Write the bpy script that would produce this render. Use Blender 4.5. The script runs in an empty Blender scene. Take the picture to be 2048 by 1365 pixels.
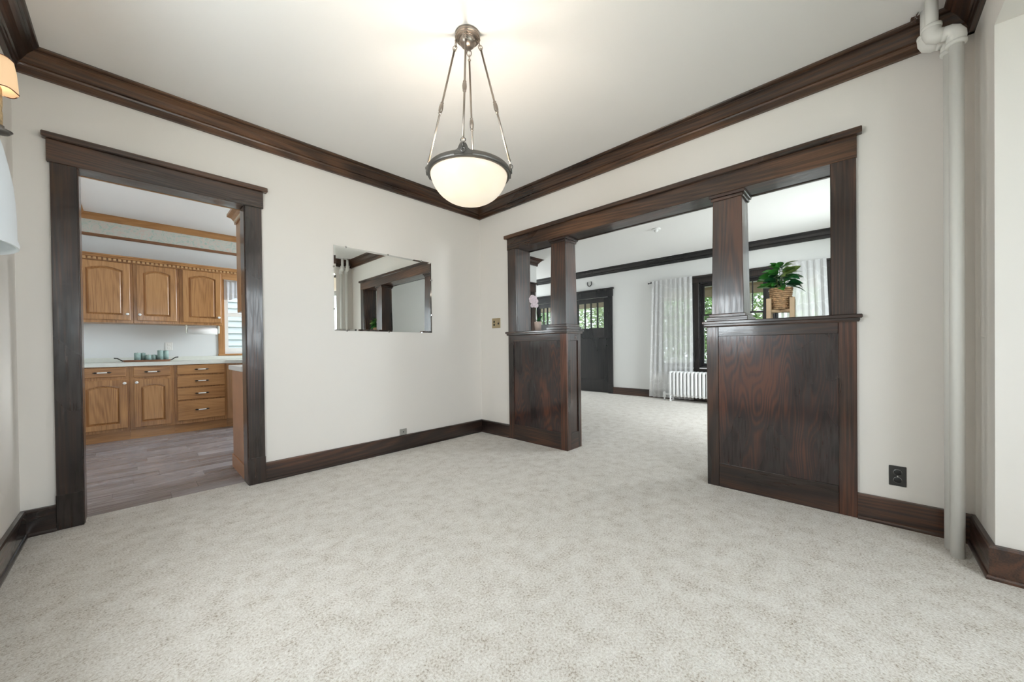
import bpy, bmesh, math, random
from mathutils import Vector, Matrix, Euler
random.seed(7)
PI = math.pi
SC = bpy.context.scene
COL = SC.collection

# ------------------------------------------------------------------ camera
CAM = Vector((-2.9892, -3.4046, 1.04)); F_PX = 728.03
YAW, PITCH, ROLL, SHIFT = math.radians(43.8747), math.radians(-0.4213), math.radians(-0.6616), 17.37
fw = Vector((math.cos(YAW)*math.cos(PITCH), math.sin(YAW)*math.cos(PITCH), math.sin(PITCH)))
rt = Vector((math.sin(YAW), -math.cos(YAW), 0)); up = rt.cross(fw)
r2 = rt*math.cos(ROLL) + up*math.sin(ROLL); u2 = up*math.cos(ROLL) - rt*math.sin(ROLL)
cd = bpy.data.cameras.new('camera'); cam = bpy.data.objects.new('camera', cd); COL.objects.link(cam)
cam.matrix_world = Matrix(((r2.x, u2.x, -fw.x, CAM.x), (r2.y, u2.y, -fw.y, CAM.y), (r2.z, u2.z, -fw.z, CAM.z), (0, 0, 0, 1)))
cd.sensor_width = 36; cd.lens = F_PX*36/2048; cd.shift_y = SHIFT/2048; cd.clip_start = .02; cd.clip_end = 200
SC.camera = cam

# ------------------------------------------------------------------ light
SC.view_settings.view_transform = 'Standard'; SC.view_settings.look = 'None'
SC.view_settings.exposure = 0.10; SC.view_settings.gamma = 1.0; SC.view_settings.use_curve_mapping = False
try:
    SC.cycles.use_denoising = True; SC.cycles.max_bounces = 8; SC.cycles.diffuse_bounces = 5; SC.cycles.glossy_bounces = 3; SC.cycles.transmission_bounces = 4
    SC.cycles.transparent_max_bounces = 16; SC.cycles.use_adaptive_sampling = True; SC.cycles.adaptive_threshold = .1; SC.cycles.adaptive_min_samples = 16; SC.cycles.sample_clamp_indirect = 6.0; SC.cycles.caustics_reflective = False
except Exception: pass
wd = bpy.data.worlds.new('world'); SC.world = wd; wd.use_nodes = True
wt = wd.node_tree; bg = wt.nodes['Background']
bg.inputs['Color'].default_value = (0.86, 0.93, 1.0, 1); bg.inputs['Strength'].default_value = 3.0

def area(name, loc, toward, sx, sy, watts, color):
    l = bpy.data.lights.new(name, 'AREA'); l.shape = 'RECTANGLE'; l.size = sx; l.size_y = sy; l.energy = watts; l.color = color
    o = bpy.data.objects.new(name, l); COL.objects.link(o); o.location = loc
    o.rotation_euler = Vector(toward).to_track_quat('-Z', 'Z' if abs(toward[2]) < .9 else 'Y').to_euler()
    return o
DAY = (0.93, 0.965, 1.0)
BAY = (0.91, 0.955, 1.0)
area('daylight_bay_a', (-1.55, -5.35, 1.70), (0, 1, -.80), 1.3, 1.5, 50, BAY)
area('daylight_bay_b', (-2.75, -5.35, 1.70), (0, 1, -.80), .9, 1.5, 26, BAY)
area('daylight_left', (-3.80, -1.90, 1.55), (1, 0, 0), .75, 1.35, 62, DAY)
area('fill_living', (2.7, -4.45, 1.9), (0, 1, -.45), 1.4, 1.7, 200, DAY)  # added fill for the living room, outside an invented side window
area('fill_hall', (3.4, 4.60, 1.9), (0, -1, -.4), 1.3, 1.6, 140, DAY)  # added fill from the unseen hall end, no known source there
area('fill_kitchen', (0.25, 1.8, 1.9), (-1, 0, -.4), 1.7, 1.3, 168, DAY)  # added fill entering the kitchen from the right, out of view

# ------------------------------------------------------------------ constants from the room
XL, LB, ZC = -3.441, 3.8225, 2.742          # left wall, right side wall, ceiling
XF = 4.228                                  # front wall of the living room
KY = 3.40                                   # kitchen back wall
BAYX, BAYZ = -0.385, 2.411
MATS = {}

# ------------------------------------------------------------------ material helpers
def new_mat(name):
    m = bpy.data.materials.new(name); m.use_nodes = True
    nt = m.node_tree; b = nt.nodes['Principled BSDF']; MATS[name] = m
    return m, nt, b
def N(nt, t, **kw):
    n = nt.nodes.new(t)
    for k, v in kw.items():
        if k in n.inputs: n.inputs[k].default_value = v
        else: setattr(n, k, v)
    return n
def L(nt, a, b): nt.links.new(a, b)
def plain(name, col, rough=.5, metal=0., bump=0., bscale=200., spec=.5, coat=0., var=0., vscale=3.):
    m, nt, b = new_mat(name)
    b.inputs['Base Color'].default_value = (*col, 1); b.inputs['Roughness'].default_value = rough
    b.inputs['Metallic'].default_value = metal; b.inputs['Specular IOR Level'].default_value = spec
    if coat: b.inputs['Coat Weight'].default_value = coat
    tc = N(nt, 'ShaderNodeTexCoord')
    if var:
        n = N(nt, 'ShaderNodeTexNoise', Scale=vscale, Detail=4.); L(nt, tc.outputs['Object'], n.inputs['Vector'])
        r = N(nt, 'ShaderNodeValToRGB'); L(nt, n.outputs['Fac'], r.inputs['Fac'])
        r.color_ramp.elements[0].position = .3; r.color_ramp.elements[1].position = .7
        r.color_ramp.elements[0].color = (*[c*(1-var) for c in col], 1); r.color_ramp.elements[1].color = (*[min(1, c*(1+var)) for c in col], 1)
        L(nt, r.outputs['Color'], b.inputs['Base Color'])
    if bump:
        n = N(nt, 'ShaderNodeTexNoise', Scale=bscale, Detail=3.); L(nt, tc.outputs['Object'], n.inputs['Vector'])
        bp = N(nt, 'ShaderNodeBump', Strength=bump, Distance=.002); L(nt, n.outputs['Fac'], bp.inputs['Height']); L(nt, bp.outputs['Normal'], b.inputs['Normal'])
    return m
def emit(name, col, strength, base=None):
    m, nt, b = new_mat(name); b.inputs['Base Color'].default_value = (*(base or col), 1); b.inputs['Roughness'].default_value = .4
    b.inputs['Emission Color'].default_value = (*col, 1); b.inputs['Emission Strength'].default_value = strength
    return m
def wood(name, cols, axis, cross=4., along=.22, freq=150., rough=(.25, .4), wl=.30, wb=.9, wf=.45, coat=.0, spec=.5, bl=(3., 1.), rnd=True):
    """cols: dark, mid, light; grain runs along axis."""
    m, nt, b = new_mat(name); ai = 'XYZ'.index(axis)
    tc = N(nt, 'ShaderNodeTexCoord'); oi = N(nt, 'ShaderNodeObjectInfo')
    ad = N(nt, 'ShaderNodeVectorMath', operation='MULTIPLY_ADD'); cv = N(nt, 'ShaderNodeCombineXYZ')
    if rnd:
        for i in range(3): L(nt, oi.outputs['Random'], cv.inputs[i])
    L(nt, cv.outputs[0], ad.inputs[0]); ad.inputs[1].default_value = (37., 23., 51.); L(nt, tc.outputs['Object'], ad.inputs[2])
    def noise(c, a, detail, rgh=.5, dist=0.):
        mp = N(nt, 'ShaderNodeMapping'); q = [c]*3; q[ai] = a; mp.inputs['Scale'].default_value = q; L(nt, ad.outputs[0], mp.inputs['Vector'])
        n = N(nt, 'ShaderNodeTexNoise', Scale=1., Detail=detail, Roughness=rgh, Distortion=dist); L(nt, mp.outputs[0], n.inputs['Vector']); return n.outputs['Fac']
    n1, n2, n3 = noise(cross, along, 1.), noise(170., 5., 2.), noise(*bl, 1.)
    mu = N(nt, 'ShaderNodeMath', operation='MULTIPLY'); L(nt, n1, mu.inputs[0]); mu.inputs[1].default_value = freq
    sn = N(nt, 'ShaderNodeMath', operation='SINE'); L(nt, mu.outputs[0], sn.inputs[0])
    def madd(x, k, c):
        q = N(nt, 'ShaderNodeMath', operation='MULTIPLY_ADD'); L(nt, x, q.inputs[0]); q.inputs[1].default_value = k
        if isinstance(c, float): q.inputs[2].default_value = c
        else: L(nt, c, q.inputs[2])
        return q.outputs[0]
    v = madd(sn.outputs[0], wl*.5, .5-wb-wf); v = madd(n3, wb*2, v); v = madd(n2, wf*2, v)
    r = N(nt, 'ShaderNodeValToRGB'); L(nt, v, r.inputs['Fac'])
    e = r.color_ramp.elements; e[0].position = .1; e[0].color = (*cols[0], 1); e[1].position = 1.; e[1].color = (*cols[2], 1)
    k = e.new(.52); k.color = (*cols[1], 1)
    L(nt, r.outputs['Color'], b.inputs['Base Color'])
    rr = N(nt, 'ShaderNodeMapRange'); L(nt, n3, rr.inputs['Value']); rr.inputs['To Min'].default_value = rough[0]; rr.inputs['To Max'].default_value = rough[1]
    rr.inputs['From Min'].default_value = .3; rr.inputs['From Max'].default_value = .7
    L(nt, rr.outputs[0], b.inputs['Roughness']); b.inputs['Specular IOR Level'].default_value = spec
    if coat:
        b.inputs['Coat Roughness'].default_value = .10; n5 = noise(60., 6., 1., .7)
        cw = N(nt, 'ShaderNodeMapRange'); L(nt, n5, cw.inputs['Value']); cw.inputs['From Min'].default_value = .35; cw.inputs['From Max'].default_value = .6
        cw.inputs['To Min'].default_value = coat*.35; cw.inputs['To Max'].default_value = min(1., coat*1.15); L(nt, cw.outputs[0], b.inputs['Coat Weight'])
    return m

WALL = plain('wall_paint', (.81, .773, .728), .75, spec=.25)
WALL_L = plain('living_wall_paint', (.785, .785, .77), .75, spec=.25)
WALL_K = plain('kitchen_wall_paint', (.75, .775, .785), .65, spec=.3)
CEIL = plain('ceiling_paint', (.885, .87, .855), .85, spec=.2)
DK = ((.012, .008, .007), (.034, .017, .012), (.105, .043, .023))
WX, WY, WZ = [wood('dark_stained_wood_'+a.lower(), DK, a, coat=.62) for a in 'XYZ']
PLY = wood('dark_fir_plywood', ((.012, .009, .010), (.026, .012, .011), (.105, .034, .017)), 'Z', cross=9., along=1.5, freq=95., rough=(.22, .38), coat=.7, wl=.34, wb=.85, wf=.35, bl=(6., 1.8))
ORG = wood('reddish_worn_stile_wood', ((.020, .009, .006), (.060, .022, .012), (.145, .050, .024)), 'Z', coat=.6)
HDX = wood('brown_header_wood_x', ((.020, .012, .009), (.055, .030, .020), (.13, .062, .034)), 'X', coat=.5)
CR = wood('brown_lamplit_wood_x', ((.020, .010, .007), (.064, .031, .017), (.155, .072, .034)), 'X', coat=.2)  # brown stain lightened in its colour to imitate chandelier light
CRY = wood('brown_lamplit_wood_y', ((.020, .010, .007), (.064, .031, .017), (.155, .072, .034)), 'Y', coat=.2)  # same chandelier light put into the colour; colonnade header uses it too
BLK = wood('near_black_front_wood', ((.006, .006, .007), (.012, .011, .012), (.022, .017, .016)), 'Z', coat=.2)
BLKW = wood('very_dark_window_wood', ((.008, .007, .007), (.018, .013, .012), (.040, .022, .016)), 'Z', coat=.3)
OAKC = ((.25, .11, .038), (.42, .21, .078), (.53, .29, .12))
OX, OY, OZ = [wood('honey_oak_'+a.lower(), OAKC, a, cross=6., along=.5, freq=90., rough=(.32, .45), wl=.22, wb=.5, wf=.5, coat=.3) for a in 'XYZ']
OAKP = plain('pinkish_oak_end_panel', (.50, .25, .13), .4, var=.12, vscale=4.)
COUNTER = plain('pale_laminate', (.72, .74, .69), .35, var=.03, vscale=30.)
WHITE = plain('white_paint', (.82, .82, .80), .4)
RAD = plain('radiator_enamel', (.88, .885, .885), .4, bump=.1, bscale=60.)
PIPE = plain('painted_pipe', (.80, .79, .75), .45, bump=.15, bscale=50.)
NICK = plain('antique_nickel', (.36, .31, .27), .32, metal=1., bump=.2, bscale=300.)
RIMM = plain('dark_pewter', (.20, .19, .18), .4, metal=1., bump=.5, bscale=260.)
BRASS = plain('worn_brass_plate', (.52, .43, .28), .35, metal=.9)
BLACK = plain('black_iron', (.012, .012, .012), .45)
DKGL = plain('dark_plate', (.028, .027, .026), .28)
PORC = plain('white_porcelain', (.85, .85, .83), .2)
CHROME = plain('chrome', (.7, .7, .7), .15, metal=1.)
GREYP = plain('grey_plastic', (.33, .32, .29), .5)
LEAF = plain('glossy_green_leaf', (.065, .29, .05), .32, var=.45, vscale=9.)
LEAFY = plain('pale_green_leaf', (.25, .36, .10), .35, var=.3, vscale=9.)
LEAFD = plain('deep_green_leaf', (.02, .11, .04), .3, var=.3, vscale=9.)
STEM = plain('green_stem', (.12, .2, .05), .5)
STRAW = plain('water_hyacinth_weave', (.56, .36, .20), .75, var=.4, vscale=45.)
PINE = plain('pale_pine', (.66, .48, .30), .5, var=.08, vscale=20.)
PINK = plain('pale_pink_petal', (.80, .69, .75), .5, var=.15, vscale=30.)
POTM = plain('blush_ceramic', (.66, .52, .45), .5)
CANDLE = plain('sea_green_wax', (.30, .42, .40), .5, var=.18, vscale=25.)
TRAYW = plain('brown_tray_wood', (.27, .13, .075), .5, var=.2, vscale=15.)
PAPER = plain('paper_roll', (.86, .86, .86), .8)
SHADEW = plain('white_lampshade', (.80, .83, .87), .8)
PORCH = plain('porch_boards', (.55, .53, .50), .7)
TAN = plain('tan_porch_beam', (.42, .30, .19), .7)
GRASS = plain('lawn', (.13, .22, .06), .9, var=.4, vscale=2.)
FOL = plain('tree_leaves', (.16, .30, .07), .6, var=.6, vscale=3.)
FOL2 = plain('pale_tree_leaves', (.36, .46, .22), .6, var=.5, vscale=3.)
BARK = plain('tree_bark', (.11, .08, .055), .9)
SIDING = plain('white_siding', (.62, .66, .70), .6)

def carpet():
    m, nt, b = new_mat('cream_carpet'); tc = N(nt, 'ShaderNodeTexCoord')
    def nz(sc, d, r): 
        n = N(nt, 'ShaderNodeTexNoise', Scale=sc, Detail=d, Roughness=r); L(nt, tc.outputs['Object'], n.inputs['Vector']); return n.outputs['Fac']
    n1, n2 = nz(115., 2.5, .75), nz(11., 3.5, .7)
    def madd(x, k, c):
        q = N(nt, 'ShaderNodeMath', operation='MULTIPLY_ADD'); L(nt, x, q.inputs[0]); q.inputs[1].default_value = k
        if isinstance(c, float): q.inputs[2].default_value = c
        else: L(nt, c, q.inputs[2])
        return q.outputs[0]
    h = madd(n1, 1.1, .015); h = madd(n2, .55, h)     # about .84 on average
    r = N(nt, 'ShaderNodeValToRGB'); e = r.color_ramp.elements; L(nt, madd(h, 1.12, -.41), r.inputs['Fac'])
    e[0].position = .16; e[0].color = (.17, .125, .085, 1); e[1].position = .72; e[1].color = (.82, .785, .735, 1)
    k = e.new(.34); k.color = (.50, .44, .37, 1); k = e.new(.46); k.color = (.66, .61, .55, 1)
    L(nt, r.outputs['Color'], b.inputs['Base Color'])
    b.inputs['Roughness'].default_value = 1.; b.inputs['Specular IOR Level'].default_value = .1; b.inputs['Sheen Weight'].default_value = .15
    bp = N(nt, 'ShaderNodeBump', Strength=.6, Distance=.008); L(nt, n1, bp.inputs['Height']); L(nt, bp.outputs['Normal'], b.inputs['Normal'])
    return m
CARPET = carpet()
VINYL = wood('grey_plank_vinyl', ((.15, .138, .145), (.28, .265, .28), (.41, .395, .42)), 'X', cross=6., along=.5, freq=40., rough=(.20, .32), wl=.22, wb=.6, wf=.9, coat=.3)
def wallpaper():
    m, nt, b = new_mat('floral_border_paper'); tc = N(nt, 'ShaderNodeTexCoord')
    n = N(nt, 'ShaderNodeTexNoise', Scale=14., Detail=4., Distortion=2.5); L(nt, tc.outputs['Object'], n.inputs['Vector'])
    r = N(nt, 'ShaderNodeValToRGB'); L(nt, n.outputs['Fac'], r.inputs['Fac']); e = r.color_ramp.elements
    e[0].position = .3; e[0].color = (.42, .56, .50, 1); e[1].position = .72; e[1].color = (.66, .55, .50, 1)
    k = e.new(.5); k.color = (.64, .65, .60, 1); L(nt, r.outputs['Color'], b.inputs['Base Color']); b.inputs['Roughness'].default_value = .7
    return m
BORDER = wallpaper()
def glass(name, tint=(.95, .97, .97), gl=.07):
    m, nt, b = new_mat(name); nt.nodes.remove(b); out = nt.nodes['Material Output']
    t = N(nt, 'ShaderNodeBsdfTransparent'); t.inputs['Color'].default_value = (*tint, 1)
    g = N(nt, 'ShaderNodeBsdfGlossy'); g.inputs['Roughness'].default_value = .02
    mx = N(nt, 'ShaderNodeMixShader'); mx.inputs[0].default_value = gl; L(nt, t.outputs[0], mx.inputs[1]); L(nt, g.outputs[0], mx.inputs[2]); L(nt, mx.outputs[0], out.inputs['Surface'])
    return m
GLASS = glass('window_glass')
def sheer(name, col=(.9, .92, .93), op=.5):
    m, nt, b = new_mat(name); nt.nodes.remove(b); out = nt.nodes['Material Output']
    t = N(nt, 'ShaderNodeBsdfTransparent'); d = N(nt, 'ShaderNodeBsdfDiffuse'); d.inputs['Color'].default_value = (*col, 1)
    tl = N(nt, 'ShaderNodeBsdfTranslucent'); tl.inputs['Color'].default_value = (*col, 1)
    m1 = N(nt, 'ShaderNodeMixShader'); m1.inputs[0].default_value = .22; L(nt, d.outputs[0], m1.inputs[1]); L(nt, tl.outputs[0], m1.inputs[2])
    mx = N(nt, 'ShaderNodeMixShader'); L(nt, t.outputs[0], mx.inputs[1]); L(nt, m1.outputs[0], mx.inputs[2]); L(nt, mx.outputs[0], out.inputs['Surface'])
    tc = N(nt, 'ShaderNodeTexCoord'); v = N(nt, 'ShaderNodeTexVoronoi', Scale=5.5); v.feature = 'DISTANCE_TO_EDGE'
    mp = N(nt, 'ShaderNodeMapping'); mp.inputs['Scale'].default_value = (0, 1.6, 1.); L(nt, tc.outputs['Object'], mp.inputs['Vector']); L(nt, mp.outputs[0], v.inputs['Vector'])
    r = N(nt, 'ShaderNodeMapRange'); L(nt, v.outputs['Distance'], r.inputs['Value']); r.inputs['From Max'].default_value = .06
    r.inputs['To Min'].default_value = min(1, op+.09); r.inputs['To Max'].default_value = op; L(nt, r.outputs[0], mx.inputs[0])
    return m
SHEER = sheer('sheer_lace', (.985, .985, .985), op=.64)
VALANCE = sheer('valance_cloth', (.72, .72, .76), .85)
def mirror_mat():
    m, nt, b = new_mat('mirror_silver'); b.inputs['Base Color'].default_value = (.90, .92, .91, 1); b.inputs['Metallic'].default_value = 1.; b.inputs['Roughness'].default_value = .008
    return m
MIRROR = mirror_mat()
def bowl_mat():
    m, nt, b = new_mat('lit_alabaster_glass'); tc = N(nt, 'ShaderNodeTexCoord')
    n = N(nt, 'ShaderNodeTexNoise', Scale=5., Detail=3.); L(nt, tc.outputs['Object'], n.inputs['Vector'])
    r = N(nt, 'ShaderNodeValToRGB'); L(nt, n.outputs['Fac'], r.inputs['Fac']); r.color_ramp.elements[0].position = .3; r.color_ramp.elements[1].position = .7
    r.color_ramp.elements[0].color = (1., .82, .60, 1); r.color_ramp.elements[1].color = (1., .92, .76, 1)
    L(nt, r.outputs['Color'], b.inputs['Emission Color']); b.inputs['Emission Strength'].default_value = .64
    b.inputs['Base Color'].default_value = (.55, .48, .38, 1); b.inputs['Roughness'].default_value = .3
    return m
BOWL = bowl_mat()
SHADE = emit('lit_parchment_shade', (1., .66, .36), .62, (.45, .33, .22))
EDGE = plain('burnt_shade_edge', (.16, .05, .015), .8)
CANDLEC = plain('drippy_candle_sleeve', (.50, .36, .20), .6, var=.4, vscale=60.)
BULB = emit('lit_bulb', (1., .80, .55), 6.)

# ------------------------------------------------------------------ geometry helpers
def tag(o, label=None, cat=None, group=None, kind=None):
    if label: o['label'] = label
    if cat: o['category'] = cat
    if group: o['group'] = group
    if kind: o['kind'] = kind
    return o
def empty(name, loc=(0, 0, 0), label=None, cat=None, group=None):
    o = bpy.data.objects.new(name, None); COL.objects.link(o); o.location = loc; o.empty_display_size = .05
    return tag(o, label, cat, group)
def absloc(o):
    v = Vector(o.location)
    while o.parent: o = o.parent; v += Vector(o.location)
    return v
def adopt(o, parent):
    if parent is None: return o
    o.parent = parent; o.matrix_parent_inverse = Matrix.Translation(-absloc(parent)) if parent.type == 'EMPTY' else Matrix.Identity(4)
    return o
def link(name, me, mat, parent=None, smooth=False):
    o = bpy.data.objects.new(name, me); COL.objects.link(o)
    if mat is not None:
        me.materials.clear(); me.materials.append(mat)
    if smooth:
        for p in me.polygons: p.use_smooth = True
    return adopt(o, parent)
def from_bm(name, bm, mat, parent=None, smooth=False):
    bmesh.ops.recalc_face_normals(bm, faces=bm.faces[:])
    me = bpy.data.meshes.new(name); bm.to_mesh(me); bm.free()
    return link(name, me, mat, parent, smooth)
def bm_box(bm, x0, x1, y0, y1, z0, z1, bev=0.):
    x0, x1 = sorted((x0, x1)); y0, y1 = sorted((y0, y1)); z0, z1 = sorted((z0, z1))
    v = [bm.verts.new(p) for p in ((x0, y0, z0), (x1, y0, z0), (x1, y1, z0), (x0, y1, z0), (x0, y0, z1), (x1, y0, z1), (x1, y1, z1), (x0, y1, z1))]
    f = [bm.faces.new([v[i] for i in q]) for q in ((3, 2, 1, 0), (4, 5, 6, 7), (0, 1, 5, 4), (1, 2, 6, 5), (2, 3, 7, 6), (3, 0, 4, 7))]
    if bev:
        es = list({e for a in f for e in a.edges}); bmesh.ops.bevel(bm, geom=es, offset=bev, segments=1, affect='EDGES', clamp_overlap=True)
def box(name, x0, x1, y0, y1, z0, z1, mat, parent=None, bev=.0025):
    bm = bmesh.new(); bm_box(bm, x0, x1, y0, y1, z0, z1, bev); return from_bm(name, bm, mat, parent)
def boxes(name, lst, mat, parent=None, bev=0.):
    bm = bmesh.new()
    for b in lst: bm_box(bm, *b, bev)
    return from_bm(name, bm, mat, parent)
def struct(o): o['kind'] = 'structure'; return o
def slab(name, axis, p0, p1, u0, u1, z0, z1, holes, mat):
    """wall slab between planes p0 and p1 of axis, u along the other axis, with rectangular holes"""
    us = sorted({u0, u1, *[h[0] for h in holes], *[h[1] for h in holes]}); bm = bmesh.new()
    for a, b in zip(us, us[1:]):
        hs = sorted([(h[2], h[3]) for h in holes if h[0] <= a+1e-6 and h[1] >= b-1e-6]); z = z0
        for h0, h1 in hs+[(z1, z1)]:
            if h0 > z+1e-6:
                if axis == 'x': bm_box(bm, p0, p1, a, b, z, h0)
                else: bm_box(bm, a, b, p0, p1, z, h0)
            z = h1
    bmesh.ops.remove_doubles(bm, verts=bm.verts[:], dist=1e-5)
    return struct(from_bm(name, bm, mat))
def sweep(name, path, prof, mat, parent=None, closed=False, side=1):
    """sweep profile (offset, z) along a 2D path, mitred; offset goes to the left of travel * side"""
    n = len(path); P = [Vector(p) for p in path]; rows = []
    for i in range(n):
        a = P[i-1] if (i > 0 or closed) else None; c = P[(i+1) % n] if (i < n-1 or closed) else None
        ds = []
        if a is not None: ds.append((P[i]-a).normalized())
        if c is not None: ds.append((c-P[i]).normalized())
        ns = [Vector((-d.y, d.x))*side for d in ds]
        if len(ns) == 2:
            mm = ns[0]+ns[1]; mm = mm/ max(mm.dot(ns[0]), 1e-6)
        else: mm = ns[0]
        rows.append([(P[i].x+mm.x*o, P[i].y+mm.y*o, z) for o, z in prof])
    bm = bmesh.new(); vs = [[bm.verts.new(p) for p in r] for r in rows]; k = len(prof)
    for i in range(n if closed else n-1):
        j = (i+1) % n
        for q in range(k): bm.faces.new((vs[i][q], vs[j][q], vs[j][(q+1) % k], vs[i][(q+1) % k]))
    if not closed:
        bm.faces.new(vs[0]); bm.faces.new(list(reversed(vs[-1])))
    return from_bm(name, bm, mat, parent)
def bm_lathe(bm, prof, c, seg=32, cap=True):
    rings = []
    for r, z in prof:
        if r < 1e-5: rings.append([bm.verts.new((c[0], c[1], c[2]+z))])
        else: rings.append([bm.verts.new((c[0]+r*math.cos(2*PI*i/seg), c[1]+r*math.sin(2*PI*i/seg), c[2]+z)) for i in range(seg)])
    for a, b in zip(rings, rings[1:]):
        for i in range(seg):
            j = (i+1) % seg
            if len(a) == 1 and len(b) == 1: continue
            if len(a) == 1: bm.faces.new((a[0], b[i], b[j]))
            elif len(b) == 1: bm.faces.new((a[i], b[0], a[j]))
            else: bm.faces.new((a[i], b[i], b[j], a[j]))
    if cap:
        for r in (rings[0], rings[-1]):
            if len(r) > 2: bm.faces.new(r)
def lathe(name, prof, c, mat, parent=None, seg=32, cap=True, smooth=True):
    bm = bmesh.new(); bm_lathe(bm, prof, c, seg, cap); return from_bm(name, bm, mat, parent, smooth)
def bm_tube(bm, pts, r, seg=8, closed=False, caps=True):
    P = [Vector(p) for p in pts]; n = len(P); R = r if isinstance(r, (list, tuple)) else [r]*n
    ref = None; rings = []
    for i in range(n):
        a = P[i-1] if (i or closed) else P[0]; b = P[(i+1) % n] if (i < n-1 or closed) else P[-1]
        t = (b-a).normalized()
        if ref is None: ref = t.orthogonal().normalized()
        ref = (ref - t*ref.dot(t)); ref = ref.normalized() if ref.length > 1e-5 else t.orthogonal().normalized()
        bi = t.cross(ref)
        rings.append([bm.verts.new(P[i] + (ref*math.cos(2*PI*k/seg) + bi*math.sin(2*PI*k/seg))*R[i]) for k in range(seg)])
    for i in range(n if closed else n-1):
        a, b = rings[i], rings[(i+1) % n]
        off = 0
        if closed and i == n-1:
            off = min(range(seg), key=lambda o: (a[0].co-b[o].co).length)
        for k in range(seg): bm.faces.new((a[k], a[(k+1) % seg], b[(k+1+off) % seg], b[(k+off) % seg]))
    if caps and not closed: bm.faces.new(rings[0]); bm.faces.new(rings[-1])
def tube(name, pts, r, mat, parent=None, seg=10, closed=False, smooth=True):
    bm = bmesh.new(); bm_tube(bm, pts, r, seg, closed); return from_bm(name, bm, mat, parent, smooth)
def ring_pts(c, r, ax1, ax2, n=14, e=1.):
    a, b = Vector(ax1), Vector(ax2); return [Vector(c)+a*math.cos(2*PI*i/n)*r+b*math.sin(2*PI*i/n)*r*e for i in range(n)]

# ================================================================== STRUCTURE
# floors
struct(boxes('floor', [(XL-.15, .12, -LB-.95, .11, -.12, 0), (.12, XF+.12, -LB, 4.2, -.12, 0)], CARPET))
kfl = struct(box('floor_kitchen', XL-.15, -.2, .11, KY+.1, -.12, -.006, plain('plank_joint', (.05, .045, .045), .7), bev=0))
y = .11; row = 0
while y < 2.95:
    w = .152; x = XL - random.random()*.9; 
    while x < -1.2:
        xe = x + .92
        if xe > XL and x < -1.2:
            adopt(box('plank', max(x, XL)+.0005, min(xe, -1.2)-.0005, y+.0005, min(y+w, 3.0)-.0005, -.0055, 0.0, VINYL, bev=.0006), kfl)
        x = xe
    y += w; row += 1
# ceilings
struct(box('ceiling', XL-.15, .2, -LB, .15, ZC, ZC+.1, CEIL, bev=0))
struct(box('ceiling_living', .2, XF+.15, -LB, 4.2, ZC, ZC+.1, CEIL, bev=0))
struct(box('ceiling_kitchen', XL-.15, -.1, .15, KY+.1, ZC, ZC+.1, CEIL, bev=0))
struct(box('ceiling_bay', XL-.15, BAYX, -LB-.95, -LB-.12, BAYZ, BAYZ+.1, CEIL, bev=0))
# dining walls
XI1, XI2, ZF = -3.2087, -2.3884, 2.1454
XO1, XO2 = -3.3114, -2.2804
slab('wall_back', 'y', 0, .13, XL-.15, .204, 0, ZC, [(XI1-.02, XI2+.02, 0, ZF+.02)], WALL)
slab('wall_right', 'x', 0, .204, -LB-.1, 0, 0, ZC, [(-3.275, -.612, 0, 2.16)], WALL)
slab('wall_left', 'x', XL-.15, XL, -LB-.95, 0, 0, ZC, [(-2.3, -1.5, .85, 2.2)], WALL)
slab('wall_bay', 'y', -LB-.12, -LB, XL, 0, 0, ZC, [(XL, BAYX, 0, BAYZ)], WALL)
slab('wall_bay_side', 'x', BAYX, BAYX+.12, -LB-.95, -LB-.12, 0, BAYZ, [], WALL_K)
slab('wall_bay_back', 'y', -LB-1.07, -LB-.95, XL, BAYX+.12, 0, BAYZ, [(-2.2, -1.1, .66, 2.2), (-3.2, -2.3, .66, 2.2)], WALL)
# living room walls
slab('wall_front', 'x', XF, XF+.16, -LB-.1, 4.2, 0, ZC, [(.60, 1.52, 0, 2.12), (1.66, 2.62, 0, 2.12), (-1.16, -.50, .62, 2.18), (-2.28, -1.25, .62, 2.18), (-3.0, -2.37, .62, 2.18)], WALL_L)
slab('wall_hall', 'y', 1.187, 1.33, .204, 2.5, 0, ZC, [(1.45, 2.30, 0, 2.10)], WALL_L)
slab('wall_hall_return', 'x', 2.36, 2.5, 1.33, 4.2, 0, ZC, [], WALL_L)
slab('wall_hall_end', 'y', 4.1, 4.2, 2.36, XF, 0, ZC, [(2.75, 4.05, .8, 2.35)], WALL_L)
slab('wall_living_side', 'y', -LB-.12, -LB, .204, XF, 0, ZC, [(2.0, 3.4, .65, 2.35)], WALL_L)
slab('wall_living_back', 'x', .1, .204, .0, 1.187, 0, ZC, [], WALL_L)
# kitchen walls
slab('wall_kitchen_back', 'y', KY, KY+.12, XL-.15, -.1, 0, ZC, [(-2.05, -1.05, 1.02, 2.10)], WALL_K)
slab('wall_kitchen_left', 'x', XL-.15, XL, .13, KY, 0, ZC, [], WALL_K)
slab('wall_kitchen_right', 'x', -.3, -.2, .13, KY, 0, ZC, [(.95, 2.65, 1.0, 2.25)], WALL_K)

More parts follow.
